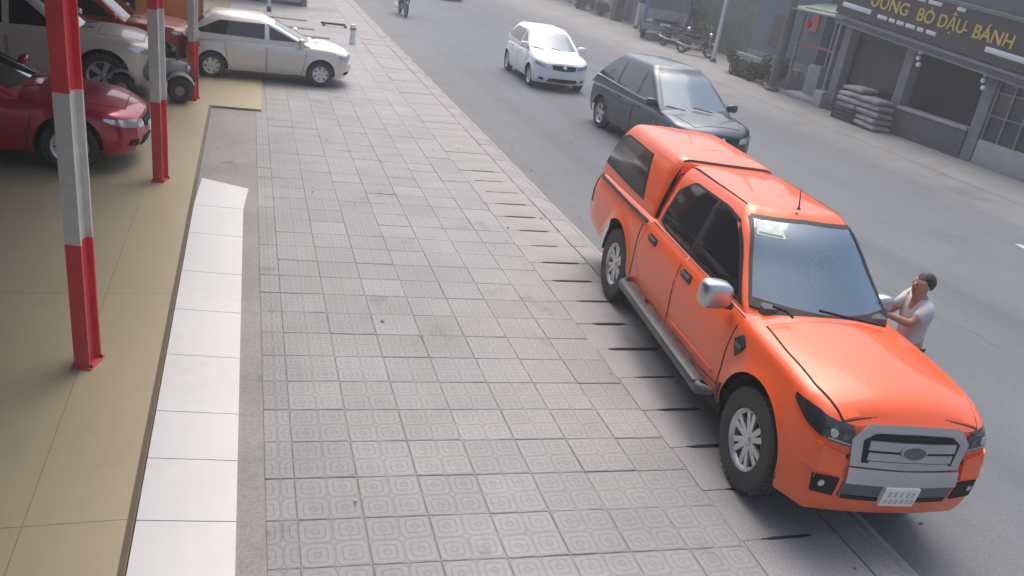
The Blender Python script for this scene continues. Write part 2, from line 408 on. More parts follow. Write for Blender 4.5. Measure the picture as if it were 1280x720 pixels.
WCACHE = {}
def wheel_meshes(R, W, rr, spokes, double, rimmat='rim'):
    key = (R, W, rr, spokes, double, rimmat)
    if key in WCACHE: return WCACHE[key]
    h = W/2
    t = MB().lathe([(rr*.97, -h*.8), (rr+.012, -h*.93), (R*.83, -h*1.0), (R*.93, -h*.97), (R*.985, -h*.82), (R, -h*.55), (R, -h*.2), (R*.988, -h*.18), (R*.988, -h*.1), (R, -h*.08), (R, h*.08), (R*.988, h*.1), (R*.988, h*.18), (R, h*.2), (R, h*.55), (R*.985, h*.82), (R*.93, h*.97), (R*.83, h), (rr+.012, h*.93), (rr*.97, h*.8)], 40, 'y')
    nb = 44
    for k in range(nb):                                     # tread blocks
        a = 2*math.pi*k/nb
        for s in (-1, 1):
            y0, y1 = sorted((s*h*.5, s*h*.86)); c, sn = math.cos(a), math.sin(a); wd = .011
            V = []
            for (rad, dy) in ((R-.01, 0), (R+.006, 0)):
                for (tq, y) in ((-wd, y0), (wd, y0), (wd, y1), (-wd, y1)): V.append((c*(rad if y in (y0, y1) else rad)-sn*tq, y, sn*rad+c*tq))
            t.add(V, [(4, 5, 6, 7), (0, 1, 5, 4), (1, 2, 6, 5), (2, 3, 7, 6), (3, 0, 4, 7)])
    tm = mesh('tyre', t.V, t.F, 'tyre', 35)
    r = MB().lathe([(rr*.86, -h*.6), (rr*.95, -h*.82), (rr*1.0, -h*.88), (rr*1.0, -h*.7), (rr*.9, -h*.55), (rr*.88, h*.6)], 40, 'y')
    for k in range(spokes):
        for d in ((-.16, .16) if double else (0,)):
            a = 2*math.pi*k/spokes; wd0, wd1 = (.020, .024) if double else (.034, .045)
            c, s = math.cos(a), math.sin(a); V = []
            for rad, wd, y, da in ((rr*.16, wd0, -h*.62, d*.25*rr), (rr*.9, wd1, -h*.68, d*rr*1.1)):
                for dy in (0, .03):
                    for tq in (-wd, wd): V.append((c*rad-s*(tq+da), y+dy, s*rad+c*(tq+da)))
            r.add(V, [(0, 1, 5, 4), (2, 6, 7, 3), (0, 4, 6, 2), (1, 3, 7, 5)])
    r.lathe([(.001, -h*.78), (rr*.13, -h*.76), (rr*.2, -h*.64), (rr*.2, -h*.4)], 20, 'y')
    rm = mesh('rim', r.V, r.F, rimmat, 35)
    d = MB().lathe([(.001, -h*.32), (rr*.86, -h*.3), (rr*.88, h*.6), (.001, h*.6)], 28, 'y')
    dm = mesh('wheel', d.V, d.F, 'rim_dark', 35)
    WCACHE[key] = (tm, rm, dm); return WCACHE[key]
def wheels(root, P, spokes=5, double=False, rr=None):
    R, W = P['R'], P.get('tw', .2); rr = rr or R*.62
    tm, rm, dm = wheel_meshes(R, W, rr, spokes, double)
    for x in (P['af'], P['ar']):
        for s in (-1, 1):
            o = link('wheel', dm, root, (x, s*(P['w']-W/2-.015), R), (0, random.random()*3, math.pi if s > 0 else 0))
            link('tyre', tm, o); link('rim', rm, o)
    V = MB()
    for x in (P['af'], P['ar']):                              # wheel wells
        for s in (-1, 1):
            yo, yi = s*(P['w']-.03), s*(P['w']-.33); n = 14; A = []
            for k in range(n+1):
                a = math.pi*k/n; A += [(x+(P['Ra']-.004)*math.cos(a), yo, P['R']+.0+(P['Ra']+.012)*math.sin(a)), (x+(P['Ra']-.004)*math.cos(a), yi, P['R']+(P['Ra']+.012)*math.sin(a))]
            V.add(A, [(2*k, 2*k+1, 2*k+3, 2*k+2) for k in range(n)]+[tuple(range(1, 2*n+2, 2))])
    V.box(P['xr']+.25, P['xf']-.3, -P['w']+.34, P['w']-.34, P['R']*.62, P['R']*1.6)
    V.box(P['ar']+P['Ra']+.02, P['af']-P['Ra']-.02, -P['w']+.08, P['w']-.08, P['R']*.7, P['R']*1.3)
    V.build('underbody', 'under', root, 30)
def mirrors(root, x, y, z, paint, s=1., fold=False):
    for sd in (-1, 1):
        if fold and sd > 0: x, y, s = x-.14, y-.16, s*.62
        b = MB(); bm = bmesh.new(); bmesh.ops.create_icosphere(bm, subdivisions=3, radius=1)
        for v in bm.verts:
            q = v.co; sq = lambda a: math.copysign(abs(a)**.6, a)
            v.co = Vector((x+.06*s*sq(q.x), sd*(y+.095*s+.105*s*sq(q.y)), z+.072*s*sq(q.z)*(1+.12*q.y)))
            if q.x < -.3: v.co.x = x-.025*s
        b.bm(bm); bm.free(); o = b.build('mirror', paint, root, 50)
        MB().tube([(x, sd*(y-.06), z-.06*s), (x, sd*(y+.06*s), z-.05*s)], .022*s, 6).build('mirror_arm', 'black_plastic', o)
def ell(cx, cz, a, b, n=10):
    lo = [(cx-a*math.cos(math.pi*k/n), cz-b*math.sin(math.pi*k/n)) for k in range(n+1)]
    hi = [(cx-a*math.cos(math.pi*k/n), cz+b*math.sin(math.pi*k/n)) for k in range(n+1)]
    return lo, hi
def gaps(tree, axis, lo, hi, paint, root, name, g=.012, off=.006, n=16, m=8):
    """a panel with a dark shut line round it"""
    A, B = [Vector((p[0], p[1])) for p in lo], [Vector((p[0], p[1])) for p in hi]; c = (sum(A, Vector((0., 0.)))+sum(B, Vector((0., 0.))))/(len(A)+len(B))
    def grow(P): return [(p[0]+(g if p[0] > c[0] else -g), p[1]+(g if p[1] > c[1] else -g)) for p in P]
    p = patch(name, tree, axis, lo, hi, paint, root, off, n, m)
    patch('shut_line', tree, axis, grow(lo), grow(hi), 'under', p, off*.35, n, m)
    return p

def hatch_car(name, P, paint, glass, wind, root, lights=True, spokes=5, glass_front=None):
    V, F = loft_body(P); body = mk('body', V, F, paint, root, 40); bt = bvh(V, F)
    V2, F2 = loft_top(P['top'], P.get('crown', .05)); cab = mk('cabin', V2, F2, paint, root, 40); ct = bvh(V2, F2)
    wl, wh = wind['front']; patch('windscreen', ct, 'x', wl, wh, glass_front or glass, root, .005, 16, 10)
    wl, wh = wind['rear']; patch('rear_window', ct, '-x', wl, wh, glass, root, .005, 12, 6)
    for (lo, hi) in wind['side']: both('side_window', ct, lo, hi, glass, root, off=.005)
    if 'trim' in wind:
        for (lo, hi, mt) in wind['trim']: both('window_trim', ct, lo, hi, mt, root, off=.008, n=24, m=1)
    for (lo, hi) in wind['doors']:
        for s in ('-y', 'y'): gaps(bt, s, lo, hi, paint, root, 'door', .010, .005)
    for (x, z) in wind['handles']:
        for o in both('door_handle', bt, [(x-.09, z-.012), (x+.09, z-.012)], [(x-.09, z+.018), (x+.09, z+.018)], wind.get('hmat', paint), root, off=.03, n=6, m=2): pass
    if 'hood' in wind:
        lo, hi = wind['hood']; gaps(bt, 'z', lo, hi, paint, root, 'hood', .010, .004, 14, 14)
    for (nm, ax, lo, hi, mt, of) in wind.get('front_bits', []):
        if ax == 'xx':
            for s in (1, -1): patch(nm, bt, 'x', [(s*a, b) for a, b in lo], [(s*a, b) for a, b in hi], mt, root, of, 12, 4)
        elif ax == 'yy':
            both(nm, bt, lo, hi, mt, root, off=of, n=10, m=4)
        else: patch(nm, bt, ax, lo, hi, mt, root, of, 14, 4)
    wheels(root, P, spokes, rr=P.get('rr'))
    return bt, ct

def std_car(root, paint, L, W, H, wb, fo, R, belt, hood, cowl, rf, rr, rb, xb, glass='glass_dark', front_glass='glass_sky_tint', trunk=None, third=None, trim=None, spokes=5, grille='under', lamp='lamp_clear', style=0, mirror=None, hw=(.93, .70), rim=None, handle=None, sillc=None, mirror_s=1., crown=.05):
    w = W/2; af, ar = wb/2, -wb/2; xf, xr = af+fo, af+fo-L; roof = H-crown; rz = roof-belt
    rear_deck = trunk if trunk else belt+.03
    P = dict(crown=crown, xf=xf, xr=xr, w=w, R=R, Ra=R*1.19, af=af, ar=ar, tw=R*.62, flare=.018, bow=.22, rbow=.12, Lc=.5, cf=.30, cr=.2, rr=rim or R*.66,
        deck=[(xr, belt-.3), (xr+.07, belt-.1), (xr+.2, rear_deck-.01), (rb, rear_deck+.01), (cowl-.1, belt+.05), (cowl+.1, hood+.02), (xf-.5, hood-.04), (xf-.2, hood-.10), (xf-.06, hood-.15), (xf, hood-.20)],
        sho=[(xr, belt-.34), (xr+.2, belt-.09), (0, belt-.05), (cowl, belt-.06), (xf-.55, hood-.10), (xf-.2, hood-.17), (xf-.06, hood-.21), (xf, hood-.25)],
        sill=[(xr, R*1.2), (xr+.25, R*.85), (ar, R*.8), (0, R*.72), (af, R*.75), (xf-.3, R*.7), (xf, R*.75)],
        nose=[(.2, -.08), (R*1.3, 0), (hood-.35, -.01), (hood-.1, -.10), (hood, -.18)], tail=[(.2, -.06), (R*1.5, .02), (belt-.2, -.02), (belt, -.08)])
    def xa(z): return cowl+(rf-cowl)*(z-belt)/rz
    def xc(z): return rb+(rr-rb)*(z-belt)/rz
    S = []
    for t in (-.18, 0, .25, .5, .75, .9, 1.0):
        z = belt+rz*t; e = max(0, t-.85)/.15
        S.append((z, xa(z)-.06*e, xc(z)+.05*e, w*(hw[0]+(hw[1]-hw[0])*max(0, t)**1.15)-.03*e, .2-.05*t, .06, .09+.04*max(0, t)))
    P['top'] = S
    zl, zh = belt+.035, roof-.075
    def A(z): return xa(z)-.33
    def C(z): return xc(z)+.22
    side = [([(xb+.05, zl), (A(zl)+.02, zl)], [(xb+.05, zh), (A(zh)+.03, zh-.01)])]
    zc = zh-.02
    if third:
        side += [([(xb-.05, zl), (third+.04, zl+.015)], [(xb-.05, zh), (third+.04, zh)]), ([(third-.04, zl+.02), (C(zl)-.02, zl+.07)], [(third-.04, zh), (C(zh), zc)])]
    else: side += [([(xb-.05, zl), (C(zl)+.05, zl+.04), (C(zl)-.02, zl+.09)], [(xb-.05, zh), (C(zh)+.16, zh), (C(zh)+.06, zc-.03)])]
    ymax = w*.80; yt = w*.62
    fr = ([(-ymax, zl-.01), (0, zl-.03), (ymax, zl-.01)], [(-yt, zh+.01), (0, zh+.03), (yt, zh+.01)])
    re = ([(-ymax*.85, zl+.05), (ymax*.85, zl+.05)], [(-yt*.9, zh), (yt*.9, zh)])
    dz0, dz1 = R*.78, belt-.075; dr = ar+R*1.2+.04
    doors = [([(xb+.01, dz0), (af-R*1.2-.1, dz0)], [(xb+.01, dz1), (af-R*1.2+.02, dz1-.01)]), ([(xb-.03, dz0), (dr+.05, dz0), (dr-.05, dz0+.22)], [(xb-.03, dz1), (dr-.12, dz1+.005)])]
    hz = belt-.15; hf = hood-.215; yo = w*.74
    bits = [('grille', 'x', [(-w*.40, hf-.16), (0, hf-.18), (w*.40, hf-.16)], [(-w*.44, hf-.045), (0, hf-.035), (w*.44, hf-.045)], grille, .012),
        ('headlight', 'xx', [(w*.46, hf-.14), (w*.66, hf-.13)], [(w*.48, hf-.05), (w*.64, hf-.04)], lamp, .012),
        ('lower_intake', 'x', [(-w*.55, R*.92), (0, R*.88), (w*.55, R*.92)], [(-w*.5, R*1.25), (0, R*1.28), (w*.5, R*1.25)], 'under', .01),
        ('fog_light', 'xx', [(w*.66, R*1.0), (w*.82, R*1.05)], [(w*.67, R*1.25), (w*.8, R*1.28)], 'under', .01),
        ('number_plate', 'x', [(-.24, R*1.33), (.24, R*1.33)], [(-.24, R*1.33+.11), (.24, R*1.33+.11)], 'plate', .03),
        ('badge', 'x', *ell(0, hf-.08, .055, .04), 'chrome', .03),
        ('headlight_wrap', 'yy', [(xf-.10, hf-.13), (xf-.26, hf-.09), (xf-.48, hf-.0)], [(xf-.10, hf-.035), (xf-.3, hf+.005), (xf-.48, hf+.03)], lamp, .010),
        ('tail_lamp', 'yy', [(xr+.14, belt-.28), (xr+.34, belt-.25)], [(xr+.13, belt-.09), (xr+.30, belt-.10)], 'lamp_red', .012)]
    wind = dict(front=fr, rear=re, side=side, doors=doors, handles=[(xb+.16, hz), (dr+.02 if not third else xb-.75, hz+.01)], hood=([(cowl+.22, -yo), (xf-.5, -yo*.93), (xf-.26, -yo*.75)], [(cowl+.22, yo), (xf-.5, yo*.93), (xf-.26, yo*.75)]), front_bits=bits, hmat=handle or paint)
    if trim:
        wind['trim'] = [([(C(zl)-.04, zl+.03 if not third else zl+.05), (xb, zl-.012), (A(zl)+.06, zl-.012)], [(C(zl)-.04, zl+.055 if not third else zl+.075), (xb, zl+.012), (A(zl)+.06, zl+.012)], trim)]
    r = hatch_car('car', P, paint, glass, wind, root, spokes=spokes, glass_front=front_glass)
    mirrors(root, A(belt)+.02, w*.93, belt+.07, mirror or paint, mirror_s)
    for sg in (-1, 1):
        MB().tube([(cowl+.12, sg*.3-.1, belt+.035), (cowl-.02, sg*.3-.45, belt+.075)], .010, 6).build('wiper', 'under', root)
    return P

# ------------------------------------------------------------------ the orange pickup
def build_pickup(loc, rz, rollx):
    pm('orange_paint', (.83, .118, .030), .30, 0, var=.03, scale=1.2, coat=.45, spec=.4, dust=.35, dustz=(.75, .3), dustc=(.42, .2, .12))
    pm('bed_liner', (.03, .03, .032), .7); pm('seat_cloth', (.05, .05, .055), .9); pm('dash', (.07, .075, .08), .7); pm('sticker', (.62, .68, .62), .6, var=.2, scale=14); pm('wheel_rimmed', (.7, .7, .7), .4)
    pm('sticker_band', (.12, .3, .2), .6)
    root = empty('pickup_truck', loc, rz, label='orange double cab pickup truck with matching bed canopy, parked half on the pavement', cat='pickup truck')
    root.rotation_euler = (rollx, 0, rz); root.scale = (1, .795, 1)
    P = dict(plan=[(-2.92, 1), (1.2, 1), (1.95, .98), (2.46, .93)], xf=2.46, xr=-2.92, w=.93, R=.39, Ra=.47, af=1.72, ar=-1.63, tw=.265, flare=.035, bow=.07, rbow=.05, Lc=.4, cf=.08, cr=.06, az=.03,
        deck=[(-2.92, 1.0), (-2.86, 1.12), (-2.6, 1.19), (1.0, 1.22), (1.35, 1.225), (1.8, 1.205), (2.15, 1.165), (2.34, 1.12), (2.42, 1.075), (2.46, 1.01)],
        sho=[(-2.92, .95), (-2.7, 1.12), (-1, 1.15), (1.2, 1.13), (1.8, 1.105), (2.2, 1.06), (2.38, 1.01), (2.46, .955)],
        sill=[(-2.92, .52), (-2.4, .46), (-1, .40), (1, .40), (1.9, .36), (2.2, .31), (2.46, .325)],
        prof=[(0, .93), (.12, .97), (.35, .985), (.6, 1.0), (.72, .995), (.86, .97), (.95, .945), (1, .90)],
        nose=[(.3, -.035), (.40, -.0), (.62, .03), (.72, .0), (.85, -.015), (.98, -.035), (1.1, -.07)], tail=[(.4, .02), (.6, .03), (.9, 0), (1.1, -.02)])
    V, F = loft_body(P); mk('body', V, F, 'orange_paint', root, 38); bt = bvh(V, F)
    # cab: open window holes so one can look in
    S = [(1.04, 1.50, -.95, .84, .26, .01, .07), (1.2, 1.27, -.95, .815, .24, .01, .07), (1.45, .93, -.95, .735, .2, .01, .09), (1.66, .66, -.95, .665, .16, .01, .12), (1.745, .50, -.93, .60, .13, .01, .14)]
    V, F = loft_top(S, .07); ct = bvh(V, F)
    def in_front(c, nn): return nn.x > .35 and 1.235 < c.z < 1.70 and abs(c.y) < .75-.32*(c.z-1.23)
    keep = []
    for f in F:
        c = sum((Vector(V[i]) for i in f), Vector())/len(f); e1, e2 = Vector(V[f[1]])-Vector(V[f[0]]), Vector(V[f[2]])-Vector(V[f[0]]); nn = e1.cross(e2); nn.normalize()
        if nn.dot(c-Vector((.1, 0, 1.3))) < 0: nn = -nn
        if not in_front(c, nn): keep.append(f)
    mk('cab', V, keep, 'orange_paint', root, 40)
    patch('windscreen', ct, 'x', [(-.755, 1.235), (-.5, 1.222), (0, 1.218), (.5, 1.222), (.755, 1.235)], [(-.585, 1.705), (-.3, 1.722), (0, 1.728), (.3, 1.722), (.585, 1.705)], 'windscreen_film', root, .004, 22, 12, sink=.0)
    for s in (-1, 1):     # black edge band of the windscreen
        pl_ = [(s*.772, 1.222), (s*.755, 1.235)], [(s*.60, 1.712), (s*.585, 1.705)]
        patch('windscreen_seal', ct, 'x', [pl_[0][0], pl_[1][0]], [(pl_[0][1][0]-s*.018, 1.235), (pl_[1][1][0]-s*.018, 1.705)], 'black_plastic', root, .009, 12, 2)
    patch('windscreen_seal', ct, 'x', [(-.595, 1.705), (0, 1.727), (.595, 1.705)], [(-.57, 1.728), (0, 1.748), (.57, 1.728)], 'black_plastic', root, .007, 16, 1)
    patch('cowl_panel', ct, 'x', [(-.78, 1.185), (0, 1.15), (.78, 1.185)], [(-.765, 1.238), (0, 1.222), (.765, 1.238)], 'black_plastic', root, .018, 18, 3)
    # cabin inside
    box('dashboard', (.62, 1.2, -.70, .70, 1.02, 1.235), 'dash', root, .05)
    for y in (-.37, .37):
        s_ = MB().box(-.12, .42, y-.24, y+.24, 1.0, 1.24, .05).box(-.2, -.02, y-.23, y+.23, 1.2, 1.52, .05).box(-.19, -.06, y-.13, y+.13, 1.52, 1.68, .04)
        s_.build('seat', 'seat_cloth', root, 40)
    sw = MB(); tor = [(0.185*math.cos(a), .185*math.sin(a)) for a in np.linspace(0, 2*math.pi, 25)]
    ax = Vector((.85, 0, .5)).normalized(); uy = Vector((0, 1, 0)); uz = ax.cross(uy)
    cwh = Vector((.60, .37, 1.33)); sw.tube([cwh+uy*a+uz*b for a, b in tor], .018, 7, False); sw.tube([cwh, cwh+ax*.2], .03, 6)
    sw.tube([cwh-uy*.18, cwh+uy*.18], .018, 6); sw.build('steering_wheel', 'wheel_rimmed', root, 50)
    st = patch('sticker', ct, 'x', [(-.57, 1.615), (-.30, 1.62)], [(-.55, 1.695), (-.30, 1.705)], 'sticker', root, .009, 5, 3, .0)
    patch('sticker_band', ct, 'x', [(-.55, 1.625), (-.32, 1.628)], [(-.55, 1.635), (-.32, 1.638)], 'sticker_band', st, .0105, 4, 1, .0)
    # side glass + door frames
    for s in ('-y', 'y'):
        patch('window_frame', ct, s, [(1.06, 1.165), (.3, 1.15), (-.66, 1.16), (-.83, 1.19)], [(1.02, 1.185), (.60, 1.56), (.42, 1.672), (.15, 1.70), (-.55, 1.69), (-.80, 1.52), (-.83, 1.25)], 'black_plastic', root, .004, 30, 6)
        patch('front_window', ct, s, [(.97, 1.185), (.5, 1.178), (.02, 1.178)], [(.93, 1.215), (.57, 1.53), (.40, 1.645), (.18, 1.678), (.02, 1.678)], 'glass_dark', root, .009, 18, 8)
        patch('rear_side_window', ct, s, [(-.05, 1.178), (-.64, 1.185), (-.78, 1.22)], [(-.05, 1.678), (-.52, 1.665), (-.66, 1.60), (-.77, 1.42), (-.79, 1.28)], 'glass_dark', root, .009, 16, 8)
        d = gaps(bt, s, [(1.13, .52), (.7, .475), (.02, .475)], [(1.16, 1.115), (.02, 1.128)], 'orange_paint', root, 'front_door', .011, .006)
        gaps(bt, s, [(-.03, .475), (-.75, .475), (-1.0, .72), (-1.02, .85)], [(-.03, 1.128), (-.6, 1.132), (-.92, 1.135)], 'orange_paint', root, 'rear_door', .011, .006)
        for x in (.16, -.72):
            h = patch('door_handle', bt, s, [(x-.105, .985), (x+.105, .985)], [(x-.095, 1.055), (x+.095, 1.055)], 'black_plastic', root, .014, 6, 3)
            patch('handle_grip', bt, s, [(x-.09, 1.01), (x+.09, 1.01)], [(x-.09, 1.035), (x+.09, 1.035)], 'grey_plastic', h, .042, 6, 2)
        # vent on the front wing, side marker
        v = patch('fender_vent', bt, s, [(1.24, .93), (1.30, .86), (1.36, .93)], [(1.22, .97), (1.30, 1.04), (1.38, .985)], 'black_plastic', root, .014, 8, 4)
        patch('vent_slat', bt, s, [(1.25, .93), (1.345, .935)], [(1.25, .955), (1.35, .96)], 'grey_plastic', v, .022, 6, 2)
        patch('rub_strip', bt, s, [(1.02, .555), (.1, .53)], [(1.02, .58), (.1, .555)], 'orange_paint', root, .018, 10, 2)
        patch('tail_lamp', bt, s, [(-2.86, .74), (-2.76, .74)], [(-2.83, 1.06), (-2.73, 1.08)], 'lamp_dark', root, .016, 4, 8)
        patch('fuel_flap' if s == 'y' else 'bed_seam', bt, s, [(-1.095, .50), (-1.075, .50)], [(-1.095, 1.12), (-1.075, 1.12)], 'under', root, .003, 2, 8)
        sg = 1 if s == 'y' else -1
        b = MB().tube([(-1.12, sg*.90, .43), (-1.05, sg*1.0, .405), (1.02, sg*1.0, .395), (1.10, sg*.90, .42)], [.03, .055, .055, .03], 10)
        b.tube([(-.6, sg*.7, .42), (-.6, sg*1.0, .4)], .03, 6).tube([(.6, sg*.7, .42), (.6, sg*1.0, .4)], .03, 6)
        b.box(-1.0, .98, min(sg*.93, sg*1.06), max(sg*.93, sg*1.06), .425, .455, .01).build('side_step', 'grey_plastic', root, 45)
        patch('mud_flap', bt, s, [(1.16, .40), (1.24, .40)], [(1.17, .54), (1.24, .58)], 'black_plastic', root, .02, 3, 3)
        # roof drip strip
        patch('roof_channel', ct, 'z', [(.30, sg*.565), (-.3, sg*.585), (-.86, sg*.585)], [(.30, sg*.548), (-.3, sg*.566), (-.86, sg*.566)], 'under', root, .003, 16, 1)
    # hood with two long creases
    gaps(bt, 'z', [(1.36, -.74), (1.7, -.755), (2.1, -.735), (2.42, -.62)], [(1.36, .74), (1.7, .755), (2.1, .735), (2.42, .62)], 'orange_paint', root, 'hood', .012, .007, 18, 22)
    for sg in (-1, 1):
        MB().tube([(1.37, sg*.5-.02, 1.245), (1.30, sg*.3-.25, 1.262), (1.255, sg*.25-.42, 1.275)], .011, 6).build('wiper', 'under', root)
    MB().tube([(.42, -.05, 1.81), (.415, -.05, 1.835), (.36, -.05, 1.98)], [.024, .008, .003], 8).build('antenna', 'black_plastic', root, 45)
    mirrors(root, 1.0, .96, 1.23, 'satin_chrome', 1.55, True)
    # front end
    for sg in (-1, 1):
        L = [(sg*.545, .84), (sg*.64, .85), (sg*.77, .875)], [(sg*.545, .955), (sg*.64, .96), (sg*.76, .965)]
        h = patch('headlight', bt, 'x', *L, 'lamp_dark', root, .012, 14, 6, .03)
        patch('lens', bt, 'x', *ell(sg*.715, .92, .032, .028), 'lamp_clear', h, .019, 8, 4)
        patch('lens', bt, 'x', *ell(sg*.615, .905, .026, .024), 'grey_plastic', h, .019, 8, 4)
        patch('trim_line', bt, 'x', [(sg*.56, .852), (sg*.76, .882)], [(sg*.56, .862), (sg*.76, .892)], 'satin_chrome', h, .02, 10, 1)
        # headlight wraps round onto the wing
        patch('headlight_side', bt, 'y' if sg > 0 else '-y', [(2.40, .87), (2.26, .90), (2.08, .985)], [(2.40, .98), (2.26, 1.015), (2.07, 1.02)], 'lamp_dark', root, .010, 10, 4)
        # fog light pocket and bumper corner
        pk = patch('fog_pocket', bt, 'x', [(sg*.575, .475), (sg*.78, .50)], [(sg*.575, .62), (sg*.80, .63)], 'under', root, .010, 8, 4)
        patch('fog_light', bt, 'x', *ell(sg*.72, .575, .026, .024), 'satin_chrome', pk, .018, 8, 3)
        patch('bumper_corner', bt, 'x', [(sg*.575, .64), (sg*.85, .655)], [(sg*.575, .785), (sg*.80, .84)], 'orange_paint', root, .022, 8, 4)
    g = patch('grille', bt, 'x', [(-.52, .715), (0, .705), (.52, .715)], [(-.56, .90), (-.45, 1.0), (0, 1.012), (.45, 1.0), (.56, .90)], 'satin_chrome', root, .02, 20, 6)
    patch('grille_recess', bt, 'x', [(-.43, .745), (0, .735), (.43, .745)], [(-.46, .90), (-.36, .955), (0, .962), (.36, .955), (.46, .90)], 'under', g, .024, 18, 4)
    for z, hh, a in ((.80, .028, .40), (.875, .032, .41), (.755, .012, .38)):
        patch('grille_bar', bt, 'x', [(-a, z-hh), (a, z-hh)], [(-a, z+hh), (a, z+hh)], 'satin_chrome', g, .036, 14, 2)
    e = patch('badge', bt, 'x', *ell(0, .845, .125, .055), 'satin_chrome', g, .05, 14, 4)
    patch('badge_field', bt, 'x', *ell(0, .845, .105, .042), 'grey_plastic', e, .054, 14, 4)
    patch('bumper_bar', bt, 'x', [(-.53, .605), (0, .60), (.53, .605)], [(-.53, .705), (0, .70), (.53, .705)], 'satin_chrome', root, .03, 16, 3)
    patch('lower_intake', bt, 'x', [(-.53, .475), (0, .465), (.53, .475)], [(-.53, .60), (0, .595), (.53, .60)], 'grey_plastic', root, .010, 16, 3)
    patch('intake_slot', bt, 'x', [(-.50, .468), (0, .458), (.50, .468)], [(-.50, .497), (0, .487), (.50, .497)], 'under', root, .018, 16, 2)
    pt = patch('number_plate', bt, 'x', [(-.165, .455), (.165, .455)], [(-.165, .60), (.165, .60)], 'plate', root, .045, 6, 3)
    for z, xs_ in ((.555, (-.11, -.055, .0, .06, .11)), (.495, (-.12, -.07, -.02, .035, .085, .13))):
        for x in xs_: patch('plate_mark', bt, 'x', [(x-.015, z-.02), (x+.015, z-.02)], [(x-.015, z+.02), (x+.015, z+.02)], 'plate_ink', pt, .0475, 2, 2, -.04)
    # bed canopy
    S = [(1.10, -.985, -2.86, .83, .01, .02, .06), (1.2, -.985, -2.85, .825, .01, .02, .07), (1.44, -.985, -2.78, .775, .01, .03, .09), (1.635, -.985, -2.68, .715, .01, .04, .11), (1.745, -1.0, -2.62, .66, .01, .05, .13)]
    V, F = loft_top(S, .075); kt = bvh(V, F); cn = mk('canopy', V, F, 'orange_paint', root, 40)
    for s in ('-y', 'y'):
        patch('canopy_window_rim', kt, s, [(-1.36, 1.225), (-2.74, 1.245)], [(-1.60, 1.665), (-2.44, 1.665), (-2.60, 1.60), (-2.73, 1.33)], 'black_plastic', cn, .005, 18, 6)
        patch('canopy_window', kt, s, [(-1.405, 1.245), (-2.72, 1.262)], [(-1.62, 1.645), (-2.42, 1.645), (-2.57, 1.585), (-2.71, 1.34)], 'canopy_glass', cn, .010, 18, 6)
        patch('canopy_seal', bt, s, [(-1.02, 1.092), (-2.82, 1.072)], [(-1.02, 1.118), (-2.82, 1.10)], 'bed_liner', cn, .02, 16, 2)
        patch('canopy_gap', kt, s, [(-.995, 1.16), (-.993, 1.72)], [(-1.012, 1.16), (-1.012, 1.72)], 'under', cn, .004, 12, 1)
    patch('canopy_roof_seam', kt, 'z', [(-1.03, -.60), (-1.02, 0), (-1.03, .60)], [(-1.055, -.60), (-1.045, 0), (-1.055, .60)], 'under', cn, .004, 20, 1)
    patch('canopy_rear_window', kt, '-x', [(-.55, 1.25), (.55, 1.25)], [(-.47, 1.62), (.47, 1.62)], 'glass_dark', cn, .008, 10, 5)
    patch('tailgate', bt, '-x', [(-.70, .60), (.70, .60)], [(-.70, 1.04), (.70, 1.04)], 'orange_paint', root, .008, 10, 5)
    MB().box(-3.02, -2.86, -.80, .80, .50, .62, .03).build('rear_bumper', 'satin_chrome', root, 45)
    wheels(root, P, 6, True, rr=.232)
    return root

# ------------------------------------------------------------------ setting
pm('canopy_glass', (.05, .05, .048), .12, .3, spec=.8, coat=.5)
ROAD_Z = -.07
ground_mat('earth', (.20, .19, .18), (.16, .155, .15), .3, 40)
ground_mat('asphalt', (.132, .148, .163), (.116, .131, .146), .25, 60, .85, stain=((.10, .105, .11), .5, .5), bands=[(12.6, 15.6, (.225, .225, .225), .9), (7.0, 3.4, (.19, .19, .187), .55)], streak=((.092, .103, .114), .9, .7), crack=(.3, .008, .35))
ground_mat('concrete', (.27, .265, .26), (.225, .222, .22), .8, 50, stain=((.13, .128, .125), 1.3, .6))
ground_mat('kerb_concrete', (.30, .29, .28), (.25, .245, .24), 1.2, 60, stain=((.16, .155, .15), 2., .5))
ground_mat('drain_concrete', (.30, .295, .29), (.27, .265, .26), 1.5, 60, stain=((.2, .195, .19), 2.4, .5))
ground_mat('tan_floor', (.37, .318, .212), (.352, .302, .20), .5, 6, .42, stain=((.30, .25, .165), .9, .3), amp=.02)
ground_mat('white_tile', (.575, .58, .58), (.55, .556, .556), .8, 9, .5, stain=((.46, .45, .43), 1.1, .3), amp=.015, crack=(.5, .003, .25))
ground_mat('dust_pave', (.235, .235, .235), (.20, .20, .20), .5, 40, stain=((.16, .155, .15), .9, .5))
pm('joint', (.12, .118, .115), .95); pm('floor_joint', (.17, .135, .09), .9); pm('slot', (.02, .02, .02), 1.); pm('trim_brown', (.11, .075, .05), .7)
TX, TY, SK = .4177, .4263, -.026
tile_mat('paving', (.25, .252, .255), TX, TY, True); tile_mat('paving_far', (.25, .252, .255), TX, TY, False)

